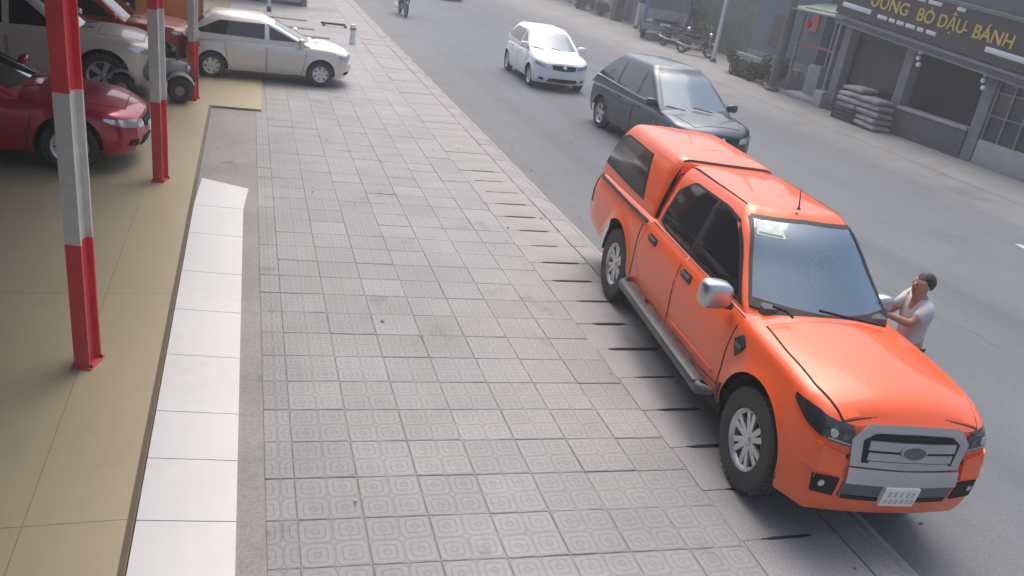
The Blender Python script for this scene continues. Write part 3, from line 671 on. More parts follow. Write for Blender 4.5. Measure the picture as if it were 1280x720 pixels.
mk('ground', [(-400, -400, -.16), (400, -400, -.16), (400, 400, -.16), (-400, 400, -.16)], [(0, 1, 2, 3)], 'earth')['kind'] = 'structure'
def sheet(name, x0, x1, y0, y1, z, mat, nx=1, ny=1):
    V = [(x0+(x1-x0)*i/nx, y0+(y1-y0)*j/ny, z) for j in range(ny+1) for i in range(nx+1)]
    F = [(j*(nx+1)+i, j*(nx+1)+i+1, (j+1)*(nx+1)+i+1, (j+1)*(nx+1)+i) for j in range(ny) for i in range(nx)]
    o = mk(name, V, F, mat); o['kind'] = 'structure'; return o
road = sheet('road', 4.3, 16.2, -30, 90, ROAD_Z, 'asphalt')
pm('road_paint', (.55, .55, .52), .7, var=.35, scale=9)
mk('edge_line', [(12.55, 7.2, ROAD_Z+.005), (12.68, 7.2, ROAD_Z+.005), (12.68, 10.0, ROAD_Z+.005), (12.55, 10.0, ROAD_Z+.005)], [(0, 1, 2, 3)], 'road_paint', road)
# left pavement: bed, tiles, drain covers, kerb
bed = box('pavement', (-.619, 4.32, -8, 70, -.2, -.007), 'concrete'); bed['kind'] = 'structure'
g = .0045
def tile_mesh(wd, mat):
    a, b = wd/2-g/2, TY/2-g/2; sk = SK/TX; bv = .006
    V = []
    for (ins, z) in ((0, -.03), (0, -.004), (bv, .0)):
        for sx, sy in ((-1, -1), (1, -1), (1, 1), (-1, 1)): x, y = sx*(a-ins), sy*(b-ins); V.append((x, y+x*sk, z))
    F = [(8, 9, 10, 11)]
    for k in (0, 4):
        for i in range(4): F.append((k+i, k+(i+1) % 4, k+4+(i+1) % 4, k+4+i))
    return mesh('tile', V, F, mat)
tm_full, tm_half = tile_mesh(TX, 'paving'), tile_mesh(.19, 'paving')
X0, Y0 = .3235, 5.0716
far = MB()
for r in range(-6, 64):
    y = Y0+(r+.5)*TY
    for c in range(-1, 7):
        x = X0+(c+.5)*TX if c >= 0 else X0-.095
        yy = y+(x-X0)/TX*SK; dz = random.uniform(-.0025, .0025)
        if r < 29:
            o = link('tile', tm_full if c >= 0 else tm_half, bed, (x, yy, dz), (random.gauss(0, .004), random.gauss(0, .004), random.gauss(0, .003)))
        elif c >= 0:
            me = tm_full; far.add([(v.co.x+x, v.co.y+yy, v.co.z+dz-.003) for v in me.vertices], [tuple(p.vertices) for p in me.polygons])
o = far.build('distant_tiles', 'paving_far', bed); o['kind'] = 'stuff'
# drain channel with cover slabs
DR = [x for x in np.arange(-3, 42, .545)]
ch = box('drain_channel', (3.255, 4.02, -8, 45, -.19, -.03), 'slot'); ch['kind'] = 'structure'
sl_mesh = {}
for i, y in enumerate(np.arange(2.29, 20, .545)):
    gp = random.choice((.032, .04, .048, .055)) if y < 11 else random.choice((.006, .01, .018)); x1 = 4.0
    k = (round(gp, 3))
    if 0 not in sl_mesh:
        b = MB().box(-.385, .375, -.2695, .2695, -.06, 0, .004); sl_mesh[0] = mesh('cover_slab', b.V, b.F, 'drain_concrete')
    link('cover_slab', sl_mesh[0], ch, (3.64, y, random.uniform(-.003, .003)), (random.gauss(0, .003), random.gauss(0, .003), R_(-1.5)))
    if y < 12.5:                                        # dark solid strip laid over the slot between two covers
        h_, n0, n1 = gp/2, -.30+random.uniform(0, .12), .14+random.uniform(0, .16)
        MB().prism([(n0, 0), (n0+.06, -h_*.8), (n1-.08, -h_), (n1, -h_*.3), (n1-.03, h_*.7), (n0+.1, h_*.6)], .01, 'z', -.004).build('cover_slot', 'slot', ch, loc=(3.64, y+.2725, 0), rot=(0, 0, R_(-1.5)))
b = MB()
for y in np.arange(20.05, 45, .545): b.box(3.28, 4.0, y-.268, y+.268, -.06, random.uniform(-.004, .004))
o = b.build('distant_slabs', 'drain_concrete', ch); o['kind'] = 'stuff'
kb = box('kerb', (4.03, 4.30, -8, 70, -.2, -.03), 'joint'); kb['kind'] = 'structure'
b = MB().prism([(4.025, -.12), (4.025, .004), (4.06, .008), (4.22, .006), (4.26, -.004), (4.42, ROAD_Z+.012), (4.44, ROAD_Z-.03), (4.44, -.12)], .985, 'y', -.4925)
b.V = [(x-4.2, y, z) for x, y, z in b.V]; km = mesh('kerb_stone', b.V, b.F, 'kerb_concrete')
for y in np.arange(1.6, 46, 1.0): link('kerb_stone', km, kb, (4.2+random.uniform(-.008, .008), y, random.uniform(-.005, .003)), (0, random.gauss(0, .006), random.gauss(0, .004)))
# grit and gutter dirt along the kerb
b = MB()
for _ in range(900):
    x = 4.44+abs(random.gauss(0, .16)); y = random.uniform(2, 40); s = random.uniform(.004, .014); a = random.random()*3
    b.add([(x+s*math.cos(a+k*2.1), y+s*math.sin(a+k*2.1), ROAD_Z+.002) for k in range(3)]+[(x, y, ROAD_Z+s*.8)], [(0, 1, 3), (1, 2, 3), (2, 0, 3)])
b = MB()
for _ in range(70):
    x = random.choice((random.uniform(3.1, 4.1), random.uniform(4.4, 4.9), random.uniform(.1, 3.2))); y = random.uniform(3, 22); s_ = random.uniform(.012, .035); a = random.random()*6; zz_ = ROAD_Z+.006 if x > 4.35 else .007
    u, v = Vector((math.cos(a), math.sin(a), .15))*s_, Vector((-math.sin(a), math.cos(a), .3))*s_*.5; p = Vector((x, y, zz_+.006)); b.add([p-u, p-v, p+u, p+v], [(0, 1, 2, 3)])
pm('dry_leaf', (.10, .075, .05), .9, var=.3); o = b.build('leaf_litter', 'dry_leaf'); tag(o, 'dry leaf scraps scattered over pavement and gutter', 'leaf litter', kind='stuff')
pm('grit', (.19, .175, .16), .95, var=.3); o = b.build('gutter_grit', 'grit'); tag(o, 'loose grit and sand lying along the foot of the kerb', 'grit', kind='stuff')
# forecourt floor, white strip
fz = .035
fl = box('forecourt_floor', (-30, -.62, -8, 40, -.2, fz-.004), 'floor_joint'); fl['kind'] = 'structure'
def slab(x0, x1, y0, y1, gp=.006): box('floor_slab', (x0+gp, x1-gp, y0+gp, y1-gp, -.02, fz), 'tan_floor', fl)
yy = [-2, 1.1, 4.3, 7.5, 10.7, 13.9, 17.1, 20.3, 23.5, 26.7]
for j in range(len(yy)-1):
    slab(-1.22, -.66, yy[j], yy[j+1], .002); slab(-4.4, -1.22, yy[j], yy[j+1], .0025); slab(-12.4, -4.4, yy[j], yy[j+1], .003)
bx_ = MB().prism([(-.66, 15.5), (.24, 15.45), (.30, 20.5), (-.66, 20.5)], .05, 'z', fz-.05); bx_.build('floor_slab', 'tan_floor', fl)
box('edge_trim', (-.652, -.628, -2, 11.1, -.05, fz+.003), 'trim_brown', fl)
ws = MB().box(-.615, -.03, -2, 10.9, -.1, -.02).build('white_step', 'joint'); ws['kind'] = 'structure'
wy = [1.2, 2.0, 2.9, 3.42, 4.29, 4.92, 5.5, 6.35, 7.2, 8.08, 9.15, 10.1]
def wtile(p):                       # quad corners in plan, sloping down towards the pavement
    def zz(x): return .006+(fz-.010)*min(1, max(0, (-.03-x)/.585))
    V = [(x, y, zz(x)) for x, y in p]+[(x, y, -.05) for x, y in p]
    mk('step_tile', V, [(0, 1, 2, 3), (4, 5, 1, 0), (5, 6, 2, 1), (6, 7, 3, 2), (7, 4, 0, 3)], 'white_tile', ws)
for j in range(len(wy)-1):
    e = .004; s0, s1 = -.05, -.05
    wtile([(-.612, wy[j]+e), (-.04, wy[j]+s0+e), (-.04, wy[j+1]+s1-e), (-.612, wy[j+1]-e)])
wtile([(-.612, 10.1+.004), (-.04, 10.05+.004), (0.02, 10.88), (-.57, 11.18)])
# right pavement and its kerb
rp = MB().add([(16.0, -20, .03), (60, -20, .03), (60, 90, .03), (17.1, 90, .03), (15.0, -20, ROAD_Z+.004), (16.1, 90, ROAD_Z+.004)], [(0, 1, 2, 3), (4, 0, 3, 5)]).build('far_pavement', 'dust_pave'); rp['kind'] = 'structure'

# ------------------------------------------------------------------ sales hall over the forecourt
pm('hall_wall', (.09, .088, .09), .8, var=.15); pm('roof_sheet', (.30, .30, .31), .5, .4); pm('hall_back', (.045, .044, .047), .8, var=.2)
o = box('canopy_roof', (-14, -.35, -6, 22.5, 4.25, 4.37), 'roof_sheet'); o['kind'] = 'structure'  # unseen roof over the posts, extended behind the camera to darken the forecourt
o = box('hall_rear_wall', (-14, -13.8, -3, 23, 0, 4.25), 'hall_back'); o['kind'] = 'structure'
o = box('hall_end_wall', (-14, -2.6, 22.3, 22.5, 0, 4.25), 'hall_back'); o['kind'] = 'structure'
pm('post_red', (.62, .055, .065), .45, var=.12, scale=5, dust=.25, dustz=(1, 0)); pm('post_white', (.56, .54, .50), .5, var=.12, scale=5); pm('bolt', (.1, .09, .08), .6, .6)
def post(x, y, label, s=1.):
    root = empty('steel_post', (x, y, fz), R_(-16), label=label, cat='post', group='striped posts along the forecourt')
    hw, d, t = .078*s, .135*s, .018
    poly = [(-hw, -d), (hw, -d), (hw, -d+t), (.012, -d+t), (.012, d-t), (hw, d-t), (hw, d), (-hw, d), (-hw, d-t), (-.012, d-t), (-.012, -d+t), (-hw, -d+t)]
    z = .01
    for k in range(4):
        h = (1.02, 1.10, 1.02, 0)[k] if k < 3 else 4.2-z
        MB().prism(poly, h, 'z', z).build('red_band' if k % 2 == 0 else 'white_band', 'post_red' if k % 2 == 0 else 'post_white', root); z += h
    box('base_plate', (-hw-.02, hw+.02, -d-.02, d+.02, 0, .012), 'post_red', root)
    for sx in (-1, 1):
        for sy in (-1, 1): MB().lathe([(.001, .035), (.012, .035), (.012, .01)], 6, 'z', (sx*(hw+.005), sy*(d+.005)*.8, 0)).build('bolt', 'bolt', root)
post(-1.17, 6.22, 'nearest red and white banded steel post, in front of the red saloon', .74)
post(-1.06, 10.98, 'middle red and white banded steel post, in front of the toy quad', .78)
post(-.93, 15.85, 'farthest red and white banded steel post, beside the silver hatchback', .72)

# ------------------------------------------------------------------ vehicles
pm('silver_paint', (.66, .62, .57), .33, .3, coat=.5, dust=.3); pm('white_paint', (.76, .78, .80), .35, 0, coat=.4, dust=.25)
pm('graphite_paint', (.03, .048, .072), .35, .5, coat=.5, dust=.4); pm('red_paint', (.33, .012, .035), .28, .3, coat=.6); pm('cream_paint', (.56, .50, .42), .35, .15, coat=.5)
pm('brick_red_paint', (.36, .05, .03), .35, .1, coat=.4)
build_pickup((4.38, 5.88, .0), R_(-96), R_(-2.1))
def car_root(loc, rz, sc, label, name='car', cat='car', grp=None):
    r = empty(name, loc, rz, label=label, cat=cat, group=grp); r.scale = (sc,)*3 if not isinstance(sc, tuple) else sc; return r
a = car_root((.36, 18.85, .02), R_(2), (.90, .93, .87), 'silver five-door hatchback parked across the pavement end, facing the road', 'hatchback')
std_car(a, 'silver_paint', 3.77, 1.66, 1.5, 2.43, .76, .29, 0.96, .98, 1.05, .12, -1.36, -1.76, -.02, crown=.10, front_glass='glass_dark', spokes=7, handle='silver_paint', mirror_s=1.1)
a = car_root((7.95, 22.35, ROAD_Z), R_(-91), .97, 'small white hatchback driving on the road towards the camera', 'hatchback')
std_car(a, 'white_paint', 3.6, 1.6, 1.48, 2.37, .7, .28, .96, .96, .98, .22, -1.3, -1.62, -.05, front_glass='glass_sky_tint', mirror_s=1.15)
a = car_root((8.32, 15.35, ROAD_Z), R_(-88), 1., 'dark grey people carrier on the road just beyond the orange pickup', 'people_carrier')
std_car(a, 'graphite_paint', 4.5, 1.75, 1.70, 2.77, .84, .32, 1.0, .99, 1.25, .36, -1.5, -2.15, .12, crown=.10, third=-.85, trim='chrome', front_glass='glass_sky_tint', mirror_s=1.1)
a = car_root((-3.50, 11.95, fz), R_(2), 1., 'dark red saloon car parked behind the nearest striped post', 'saloon_car')
std_car(a, 'red_paint', 4.58, 1.8, 1.44, 2.7, .88, .33, .95, .90, .9, .05, -.95, -1.55, -.15, trunk=1.0, trim='chrome', spokes=10, front_glass='glass_dark')
a = car_root((-3.70, 16.3, fz), R_(1), 1., 'cream white sport utility vehicle parked between the red saloon and the silver hatchback', 'sport_utility_vehicle', 'car')
std_car(a, 'cream_paint', 4.5, 1.84, 1.67, 2.67, .88, .37, 1.06, 1.08, 1.05, .35, -1.5, -1.85, -.05, front_glass='glass_dark', spokes=5, rim=.25)
a = car_root((-3.30, 19.5, fz), R_(0), (1., 1., .8), 'brick red car deep in the hall behind the cream utility vehicle', 'hatchback')
std_car(a, 'brick_red_paint', 4.6, 1.86, 1.75, 2.75, .9, .37, 1.1, 1.12, 1.05, .4, -1.6, -1.95, 0, front_glass='glass_dark', grille='chrome')
a = car_root((10.1, 47.0, ROAD_Z), R_(-90), 1., 'dark car far up the road, only its underside edge in the picture', 'car')
std_car(a, 'graphite_paint', 4.4, 1.8, 1.5, 2.65, .9, .32, .97, .95, .95, .1, -1.2, -1.7, -.1)

# ------------------------------------------------------------------ people
pm('skin', (.36, .20, .14), .6); pm('hair', (.012, .011, .011), .6); pm('shirt', (.48, .50, .51), .85, var=.08, scale=12); pm('trousers', (.035, .04, .055), .9); pm('shoe', (.03, .03, .03), .6)
def skin_mesh(name, V, E, Rr, mat, parent, lv=2, root=0):
    me = bpy.data.meshes.new(name); me.from_pydata(V, E, []); o = bpy.data.objects.new(name, me); col.objects.link(o)
    m_ = o.modifiers.new('s', 'SKIN'); m_.use_smooth_shade = True; m2 = o.modifiers.new('u', 'SUBSURF'); m2.levels = lv; m2.render_levels = lv
    for i, r in enumerate(Rr): me.skin_vertices[0].data[i].radius = r if isinstance(r, tuple) else (r, r); me.skin_vertices[0].data[i].use_root = (i == root)
    dg = bpy.context.evaluated_depsgraph_get(); out = bpy.data.meshes.new_from_object(o.evaluated_get(dg)); bpy.data.objects.remove(o)
    out.name = name; out.materials.clear(); out.materials.append(MATS[mat]); out.polygons.foreach_set('use_smooth', [True]*len(out.polygons))
    return link(name, out, parent)
def person(root, J, hair=True):
    """J: joints in root space, facing +x"""
    V = []; E = []; Rr = []
    def add(p, r, par=None):
        V.append(tuple(p)); Rr.append(r)
        if par is not None: E.append((par, len(V)-1))
        return len(V)-1
    pe = add(J['pelvis'], (.13, .10)); wa = add(J['waist'], (.125, .095), pe); chs = add(J['chest'], (.15, .11), wa); nb = add(J['neck'], (.065, .06), chs)
    hd = Vector(J['head']); c1 = add(hd+Vector((.015, 0, -.075)), (.058, .062), nb); c2 = add(hd, (.076, .088), c1); c3 = add(hd+Vector((-.01, 0, .07)), (.062, .07), c2)
    ns = add(hd+Vector((.10, 0, -.012)), (.013, .015), c2)
    for s in (-1, 1): add(hd+Vector((-.005, s*.088, -.01)), (.012, .022), c2)
    arms = {}
    for s in ('l', 'r'):
        sh = add(J['shoulder_'+s], (.058, .058), chs); el = add(J['elbow_'+s], (.042, .042), sh); wr = add(J['wrist_'+s], (.030, .027), el)
        d = (Vector(J['wrist_'+s])-Vector(J['elbow_'+s])).normalized(); side = d.cross(Vector((0, 0, 1))).normalized()
        pm_ = Vector(J['wrist_'+s])+d*.06; pa = add(pm_, (.040, .020), wr)
        for k, ln in enumerate((.06, .072, .068, .055)):
            o_ = pm_+side*(.027-.018*k)+d*.02; f1 = add(o_+d*ln*.55, .0095, pa); add(o_+d*ln+Vector((0, 0, -.02)), .0085, f1)
        th = add(Vector(J['wrist_'+s])+d*.03+side*.035, .011, wr); add(Vector(J['wrist_'+s])+d*.07+side*.055, .0095, th)
    for s in ('l', 'r'):
        hp = add(J['hip_'+s], (.085, .085), pe); kn = add(J['knee_'+s], (.055, .055), hp); an = add(J['ankle_'+s], (.038, .038), kn)
        add(Vector(J['ankle_'+s])+Vector((.13, 0, -.045)), (.035, .025), an)
    body = skin_mesh('body', V, E, Rr, 'skin', root)
    # shirt
    P = [J['waist'], J['chest'], Vector(J['neck'])-Vector((0, 0, .035)), J['shoulder_l'], Vector(J['shoulder_l']).lerp(Vector(J['elbow_l']), .75), J['shoulder_r'], Vector(J['shoulder_r']).lerp(Vector(J['elbow_r']), .75), Vector(J['pelvis'])-Vector((0, 0, .05))]
    skin_mesh('shirt', [tuple(p) for p in P], [(0, 1), (1, 2), (1, 3), (3, 4), (1, 5), (5, 6), (7, 0)], [(.145, .115), (.168, .128), (.085, .08), (.072, .072), (.062, .062), (.072, .072), (.062, .062), (.142, .12)], 'shirt', root)
    P = [J['pelvis'], J['hip_l'], J['knee_l'], Vector(J['ankle_l']), J['hip_r'], J['knee_r'], Vector(J['ankle_r'])]
    skin_mesh('trousers', [tuple(p) for p in P], [(0, 1), (1, 2), (2, 3), (0, 4), (4, 5), (5, 6)], [(.115, .10), .092, .072, .06, .092, .072, .06], 'trousers', root)
    for s in ('l', 'r'): MB().sph(Vector(J['ankle_'+s])+Vector((.06, 0, -.045)), 1, 8, (.14, .05, .045)).build('shoe', 'shoe', root, 60)
    if hair:
        bm = bmesh.new(); bmesh.ops.create_icosphere(bm, subdivisions=3, radius=1)
        bmesh.ops.delete(bm, geom=[v for v in bm.verts if v.co.z < -.45 or (v.co.x > .5 and v.co.z < .3) or (v.co.x > .25 and v.co.z < -.05)], context='VERTS')
        for v in bm.verts: n_ = 1+.05*math.sin(v.co.y*23+v.co.z*17)+random.uniform(-.02, .02); v.co = hd+Vector((-.022+v.co.x*.094*n_, v.co.y*.088*n_, .012+v.co.z*.102*n_))
        MB().bm(bm).build('hair', 'hair', root, 60); bm.free()
    for s in (-1, 1): MB().sph(hd+Vector((.079, s*.032, .012)), .007, 6).build('eye', 'hair', root, 60)
    MB().sph(hd+Vector((.075, 0, -.055)), 1, 6, (.008, .022, .006)).build('mouth', 'lip', root, 60)
pm('lip', (.25, .09, .08), .6)
root = empty('person', (5.44, 4.93, ROAD_Z), R_(172), label='person in a white shirt standing beyond the pickup bonnet, hands on its windscreen', cat='person'); root.scale = (.93, .84, .98)
person(root, dict(pelvis=(0, 0, .86), waist=(0, 0, 1.0), chest=(.02, 0, 1.2), neck=(.035, 0, 1.36), head=(.065, .0, 1.475), shoulder_l=(.03, .165, 1.31), elbow_l=(.18, .18, 1.17), wrist_l=(.38, .12, 1.22),
    shoulder_r=(.03, -.165, 1.31), elbow_r=(.18, -.18, 1.15), wrist_r=(.38, -.12, 1.2), hip_l=(0, .09, .83), knee_l=(.02, .1, .47), ankle_l=(-.02, .1, .09), hip_r=(0, -.09, .83), knee_r=(.02, -.1, .47), ankle_r=(-.02, -.1, .09)))

# ------------------------------------------------------------------ motorbikes
pm('bike_red', (.06, .055, .055), .35, coat=.5); pm('bike_blue', (.05, .08, .15), .35, coat=.5); pm('bike_black', (.02, .02, .022), .4, coat=.3); pm('seat_vinyl', (.02, .02, .02), .6); pm('steel', (.35, .35, .36), .4, .8)
def motorbike(loc, rz, paint, label, lean=0.):
    r = empty('motorbike', loc, rz, label=label, cat='motorbike', group='motorbikes'); r.rotation_euler = (lean, 0, rz)
    for x in (.62, -.6):
        w_ = MB().lathe([(.21, -.035), (.25, -.045), (.285, -.03), (.295, 0), (.285, .03), (.25, .045), (.21, .035), (.21, -.035)], 24, 'y').build('wheel', 'tyre', r, 50, loc=(x, 0, .295))
        b = MB().lathe([(.03, -.05), (.03, .05)], 10, 'y')
        for k in range(6):
            a = k*math.pi/3; b.tube([(0, 0, 0), (.215*math.cos(a), 0, .215*math.sin(a))], .010, 5)
        b.lathe([(.2, -.02), (.215, 0), (.2, .02)], 24, 'y').build('rim', 'steel', w_, 50)
    b = MB()
    for s in (-.07, .07): b.tube([(.62, s, .295), (.52, s, .62), (.42, s*.7, .92)], .022, 7)
    b.build('fork', 'steel', r, 50)
    MB().tube([(.36, -.33, 1.02), (.42, -.2, 1.0), (.44, 0, .96), (.42, .2, 1.0), (.36, .33, 1.02)], .016, 7).build('handlebar', 'bike_black', r, 50)
    MB().sph((.50, 0, .90), 1, 8, (.10, .11, .10)).build('headlight', 'lamp_clear', r, 60)
    MB().prism([(.5, .86), (.40, .95), (.28, .62), (.1, .42), (-.1, .40), (-.12, .52), (.12, .60), (.3, .98)], .26, 'y', -.13).build('leg_shield', paint, r)
    MB().sph((.66, 0, .52), 1, 8, (.2, .06, .09)).build('mudguard', paint, r, 60)
    bm = bmesh.new(); bmesh.ops.create_icosphere(bm, subdivisions=3, radius=1)
    for v in bm.verts: v.co = Vector((-.42+.46*v.co.x, .13*v.co.y*(1-.3*abs(v.co.x)), .58+.16*v.co.z+.08*(-v.co.x)))
    MB().bm(bm).build('tail_body', paint, r, 60); bm.free()
    MB().box(-.78, .12, -.13, .13, .73, .82, .04).build('seat', 'seat_vinyl', r, 45)
    MB().box(-.2, .22, -.12, .12, .26, .46, .04).build('engine', 'steel', r, 45)
    MB().tube([(0, -.14, .3), (-.4, -.17, .3), (-.8, -.18, .38)], [.025, .04, .045], 8).build('exhaust', 'steel', r, 50)
    MB().box(-.93, -.86, -.06, .06, .62, .72, .02).build('tail_lamp', 'lamp_red', r)
    for s in (-1, 1):
        m_ = MB().tube([(.40, s*.22, 1.02), (.36, s*.28, 1.2)], .008, 5).build('mirror', 'bike_black', r); MB().sph((.355, s*.28, 1.21), 1, 6, (.02, .06, .045)).build('mirror_glass', 'chrome', m_, 60)
    return r
motorbike((6.05, 35.1, ROAD_Z), R_(-88), 'bike_blue', 'motorbike being ridden down the road at the top of the picture')
root = empty('person', (6.05, 35.1, ROAD_Z), R_(-88), label='person in a pale shirt riding the motorbike on the road', cat='person')
person(root, dict(pelvis=(-.25, 0, .92), waist=(-.24, 0, 1.05), chest=(-.18, 0, 1.24), neck=(-.14, 0, 1.40), head=(-.11, 0, 1.52), shoulder_l=(-.16, .17, 1.35), elbow_l=(.06, .26, 1.14), wrist_l=(.28, .29, 1.06),
    shoulder_r=(-.16, -.17, 1.35), elbow_r=(.06, -.26, 1.14), wrist_r=(.28, -.29, 1.06), hip_l=(-.22, .1, .88), knee_l=(.16, .17, .78), ankle_l=(.06, .17, .40), hip_r=(-.22, -.1, .88), knee_r=(.16, -.17, .78), ankle_r=(.06, -.17, .40)))
motorbike((17.9, 33.6, .03), R_(-60), 'bike_black', 'black motorbike parked in front of the blue truck', R_(-8))
motorbike((17.85, 31.6, .03), R_(-50), 'bike_red', 'dark motorbike parked next to the black one, nearer the camera', R_(-8))

# ------------------------------------------------------------------ blue truck at the far kerb
pm('truck_blue', (.03, .07, .17), .4, coat=.4, dust=.5, dustz=(1.2, .3)); pm('truck_grey', (.20, .22, .25), .6, var=.15); pm('tarp_blue', (.035, .065, .14), .8, var=.25, bump=.5, bscale=8)
def truck(loc, rz):
    r = empty('light_truck', loc, rz, label='small blue covered truck parked at the far kerb', cat='truck'); r.scale = (1.0, 1.25, 1.22)
    S = [(.55, 2.05, .75, .84, .04, .01, .08), (1.1, 2.08, .75, .85, .05, .01, .1), (1.2, 2.04, .75, .845, .05, .01, .1), (1.75, 1.80, .75, .78, .06, .01, .12), (1.86, 1.68, .77, .70, .06, .01, .16)]
    V, F = loft_top(S, .06); mk('cab', V, F, 'truck_blue', r, 40); t = bvh(V, F)
    patch('windscreen', t, 'x', [(-.73, 1.2), (.73, 1.2)], [(-.66, 1.72), (.66, 1.72)], 'glass_dark', r, .006, 14, 6)
    both('side_window', t, [(.95, 1.2), (1.85, 1.2)], [(.95, 1.7), (1.6, 1.7)], 'glass_dark', r, off=.006)
    both('door', t, [(.9, .62), (1.7, .62)], [(.9, 1.15), (1.9, 1.15)], 'truck_blue', r, off=.006)
    patch('front_panel', t, 'x', [(-.74, .82), (.74, .82)], [(-.74, 1.14), (.74, 1.14)], 'truck_grey', r, .012, 12, 4)
    for s in (-1, 1): patch('headlight', t, 'x', [(s*.5, .68), (s*.72, .68)], [(s*.5, .80), (s*.72, .80)], 'lamp_clear', r, .015, 6, 3)
    patch('grille', t, 'x', [(-.4, .69), (.4, .69)], [(-.4, .79), (.4, .79)], 'under', r, .012, 8, 3)
    box('bumper', (1.98, 2.14, -.84, .84, .38, .60), 'truck_grey', r, .04)
    patch('number_plate', t, 'x', [(-.2, .60), (.2, .60)], [(-.2, .67), (.2, .67)], 'plate', r, .03, 4, 2)
    box('chassis', (-2.2, 1.9, -.4, .4, .42, .56), 'under', r)
    box('cargo_bed', (-2.3, .68, -.86, .86, .62, 1.1), 'truck_blue', r, .02)
    S = [(1.1, .66, -2.28, .84, .02, .02, .06), (1.7, .66, -2.28, .84, .02, .02, .1), (1.9, .62, -2.25, .76, .02, .02, .2)]
    V, F = loft_top(S, .1); mk('tarpaulin', V, F, 'tarp_blue', r, 40)
    mirrors(r, 1.8, .86, 1.35, 'black_plastic', 1.3)
    tm, rm, dm = wheel_meshes(.30, .18, .18, 6, False)
    for x in (1.25, -1.4):
        for s in (-1, 1):
            o = link('wheel', dm, r, (x, s*.74, .30), (0, 0, math.pi if s > 0 else 0)); link('tyre', tm, o); link('rim', rm, o)
    box('wheel_arch', (.85, 1.65, -.83, .83, .52, .66), 'under', r)
truck((19.0, 37.2, .03), R_(-114))

# ------------------------------------------------------------------ shop with the long sign
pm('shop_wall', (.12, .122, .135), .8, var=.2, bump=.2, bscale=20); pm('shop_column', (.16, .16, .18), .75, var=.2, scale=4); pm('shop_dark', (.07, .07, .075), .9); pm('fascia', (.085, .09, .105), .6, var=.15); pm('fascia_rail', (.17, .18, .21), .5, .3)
pm('sign_black', (.030, .026, .027), .5, var=.2); pm('letter_gold', (.50, .34, .07), .5); pm('letter_white', (.55, .56, .58), .5); pm('sign_frame', (.10, .13, .13), .6); pm('planter', (.075, .075, .08), .8, var=.2); pm('pale_stone', (.28, .28, .30), .7, var=.15)
SX = 17.0; SLOPE = .075
shop = empty('shop_building', (SX, 18, 0), label='dark open-fronted shop under the black sign with gold lettering', cat='shop')
def sp(name, x0, x1, y0, y1, z0, z1, mat, parent=shop, bev=0., slope=0.):      # y relative to 18
    b = MB().box(x0, x1, y0-18, y1-18, z0, z1, bev=bev); b.V = [(x, y, z+slope*(y+18-18.5)) for x, y, z in b.V]
    return b.build(name, mat, parent, 40 if bev else None)
for y in (12.9, 15.75, 18.62, 21.35): sp('column', -.02, .3, y-.17, y+.17, .03, 2.62, 'shop_column', bev=.015)
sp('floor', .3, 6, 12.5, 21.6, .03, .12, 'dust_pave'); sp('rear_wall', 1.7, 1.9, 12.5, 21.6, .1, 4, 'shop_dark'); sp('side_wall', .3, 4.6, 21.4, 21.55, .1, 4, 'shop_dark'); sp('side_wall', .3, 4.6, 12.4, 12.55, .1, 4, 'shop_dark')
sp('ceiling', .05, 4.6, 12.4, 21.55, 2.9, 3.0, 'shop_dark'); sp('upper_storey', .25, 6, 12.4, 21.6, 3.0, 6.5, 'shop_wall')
fa = sp('fascia', -.28, .05, 11.5, 21.75, 2.30, 2.58, 'fascia', slope=SLOPE); sp('fascia_rail', -.34, -.275, 11.5, 21.75, 2.48, 2.555, 'fascia_rail', fa, slope=SLOPE); sp('fascia_rail', -.32, -.275, 11.5, 21.75, 2.31, 2.345, 'fascia_rail', fa, slope=SLOPE)
sg = sp('sign_board', -.36, -.22, 11.5, 21.75, 2.60, 3.62, 'sign_black', slope=SLOPE); sp('sign_frame', -.40, -.2, 11.5, 21.75, 3.62, 3.70, 'sign_frame', sg, slope=SLOPE)
SM = Matrix((Vector((0, -1, -SLOPE)).normalized(), Vector((0, -SLOPE, 1)).normalized(), Vector((-1, 0, 0)))).transposed()
def put_text(nm, s, size, mat, y, z, sx=1., space=1.):
    return text_mesh(nm, s, size, mat, sg, (-.378, y-18, z+SLOPE*(y-18.5)), SM, .014, sx, space, .004)
put_text('lettering', 'ƯỜNG', .44, 'letter_gold', 20.35, 3.04, 1.2); put_text('lettering', 'BÒ', .44, 'letter_gold', 18.45, 3.03, 1.05); put_text('lettering', 'DẬU', .44, 'letter_gold', 17.68, 3.03, 1.0); put_text('lettering', '-', .44, 'letter_gold', 16.78, 3.03)
put_text('lettering', 'BÁNH', .44, 'letter_gold', 16.48, 3.02, 1.06)
for (y0, y1, z, h) in ((21.5, 20.2, 2.80, .13), (15.95, 14.2, 2.80, .13), (19.9, 19.5, 2.78, .1), (19.42, 19.18, 2.78, .1), (19.1, 18.82, 2.78, .1), (18.74, 18.38, 2.78, .1), (18.3, 18.06, 2.78, .1), (17.96, 17.6, 2.78, .1), (18.6, 18.3, 3.48, .1), (18.2, 17.72, 3.48, .1), (17.2, 16.9, 3.5, .1)):
    sp('small_lettering', -.385, -.355, y1, y0, z, z+h, 'letter_white', sg, .03, SLOPE)
sp('low_wall', -.05, .2, 15.95, 18.42, .03, .72, 'planter', bev=.01); sp('wall_coping', -.10, .25, 15.93, 18.44, .72, .80, 'pale_stone', bev=.015)
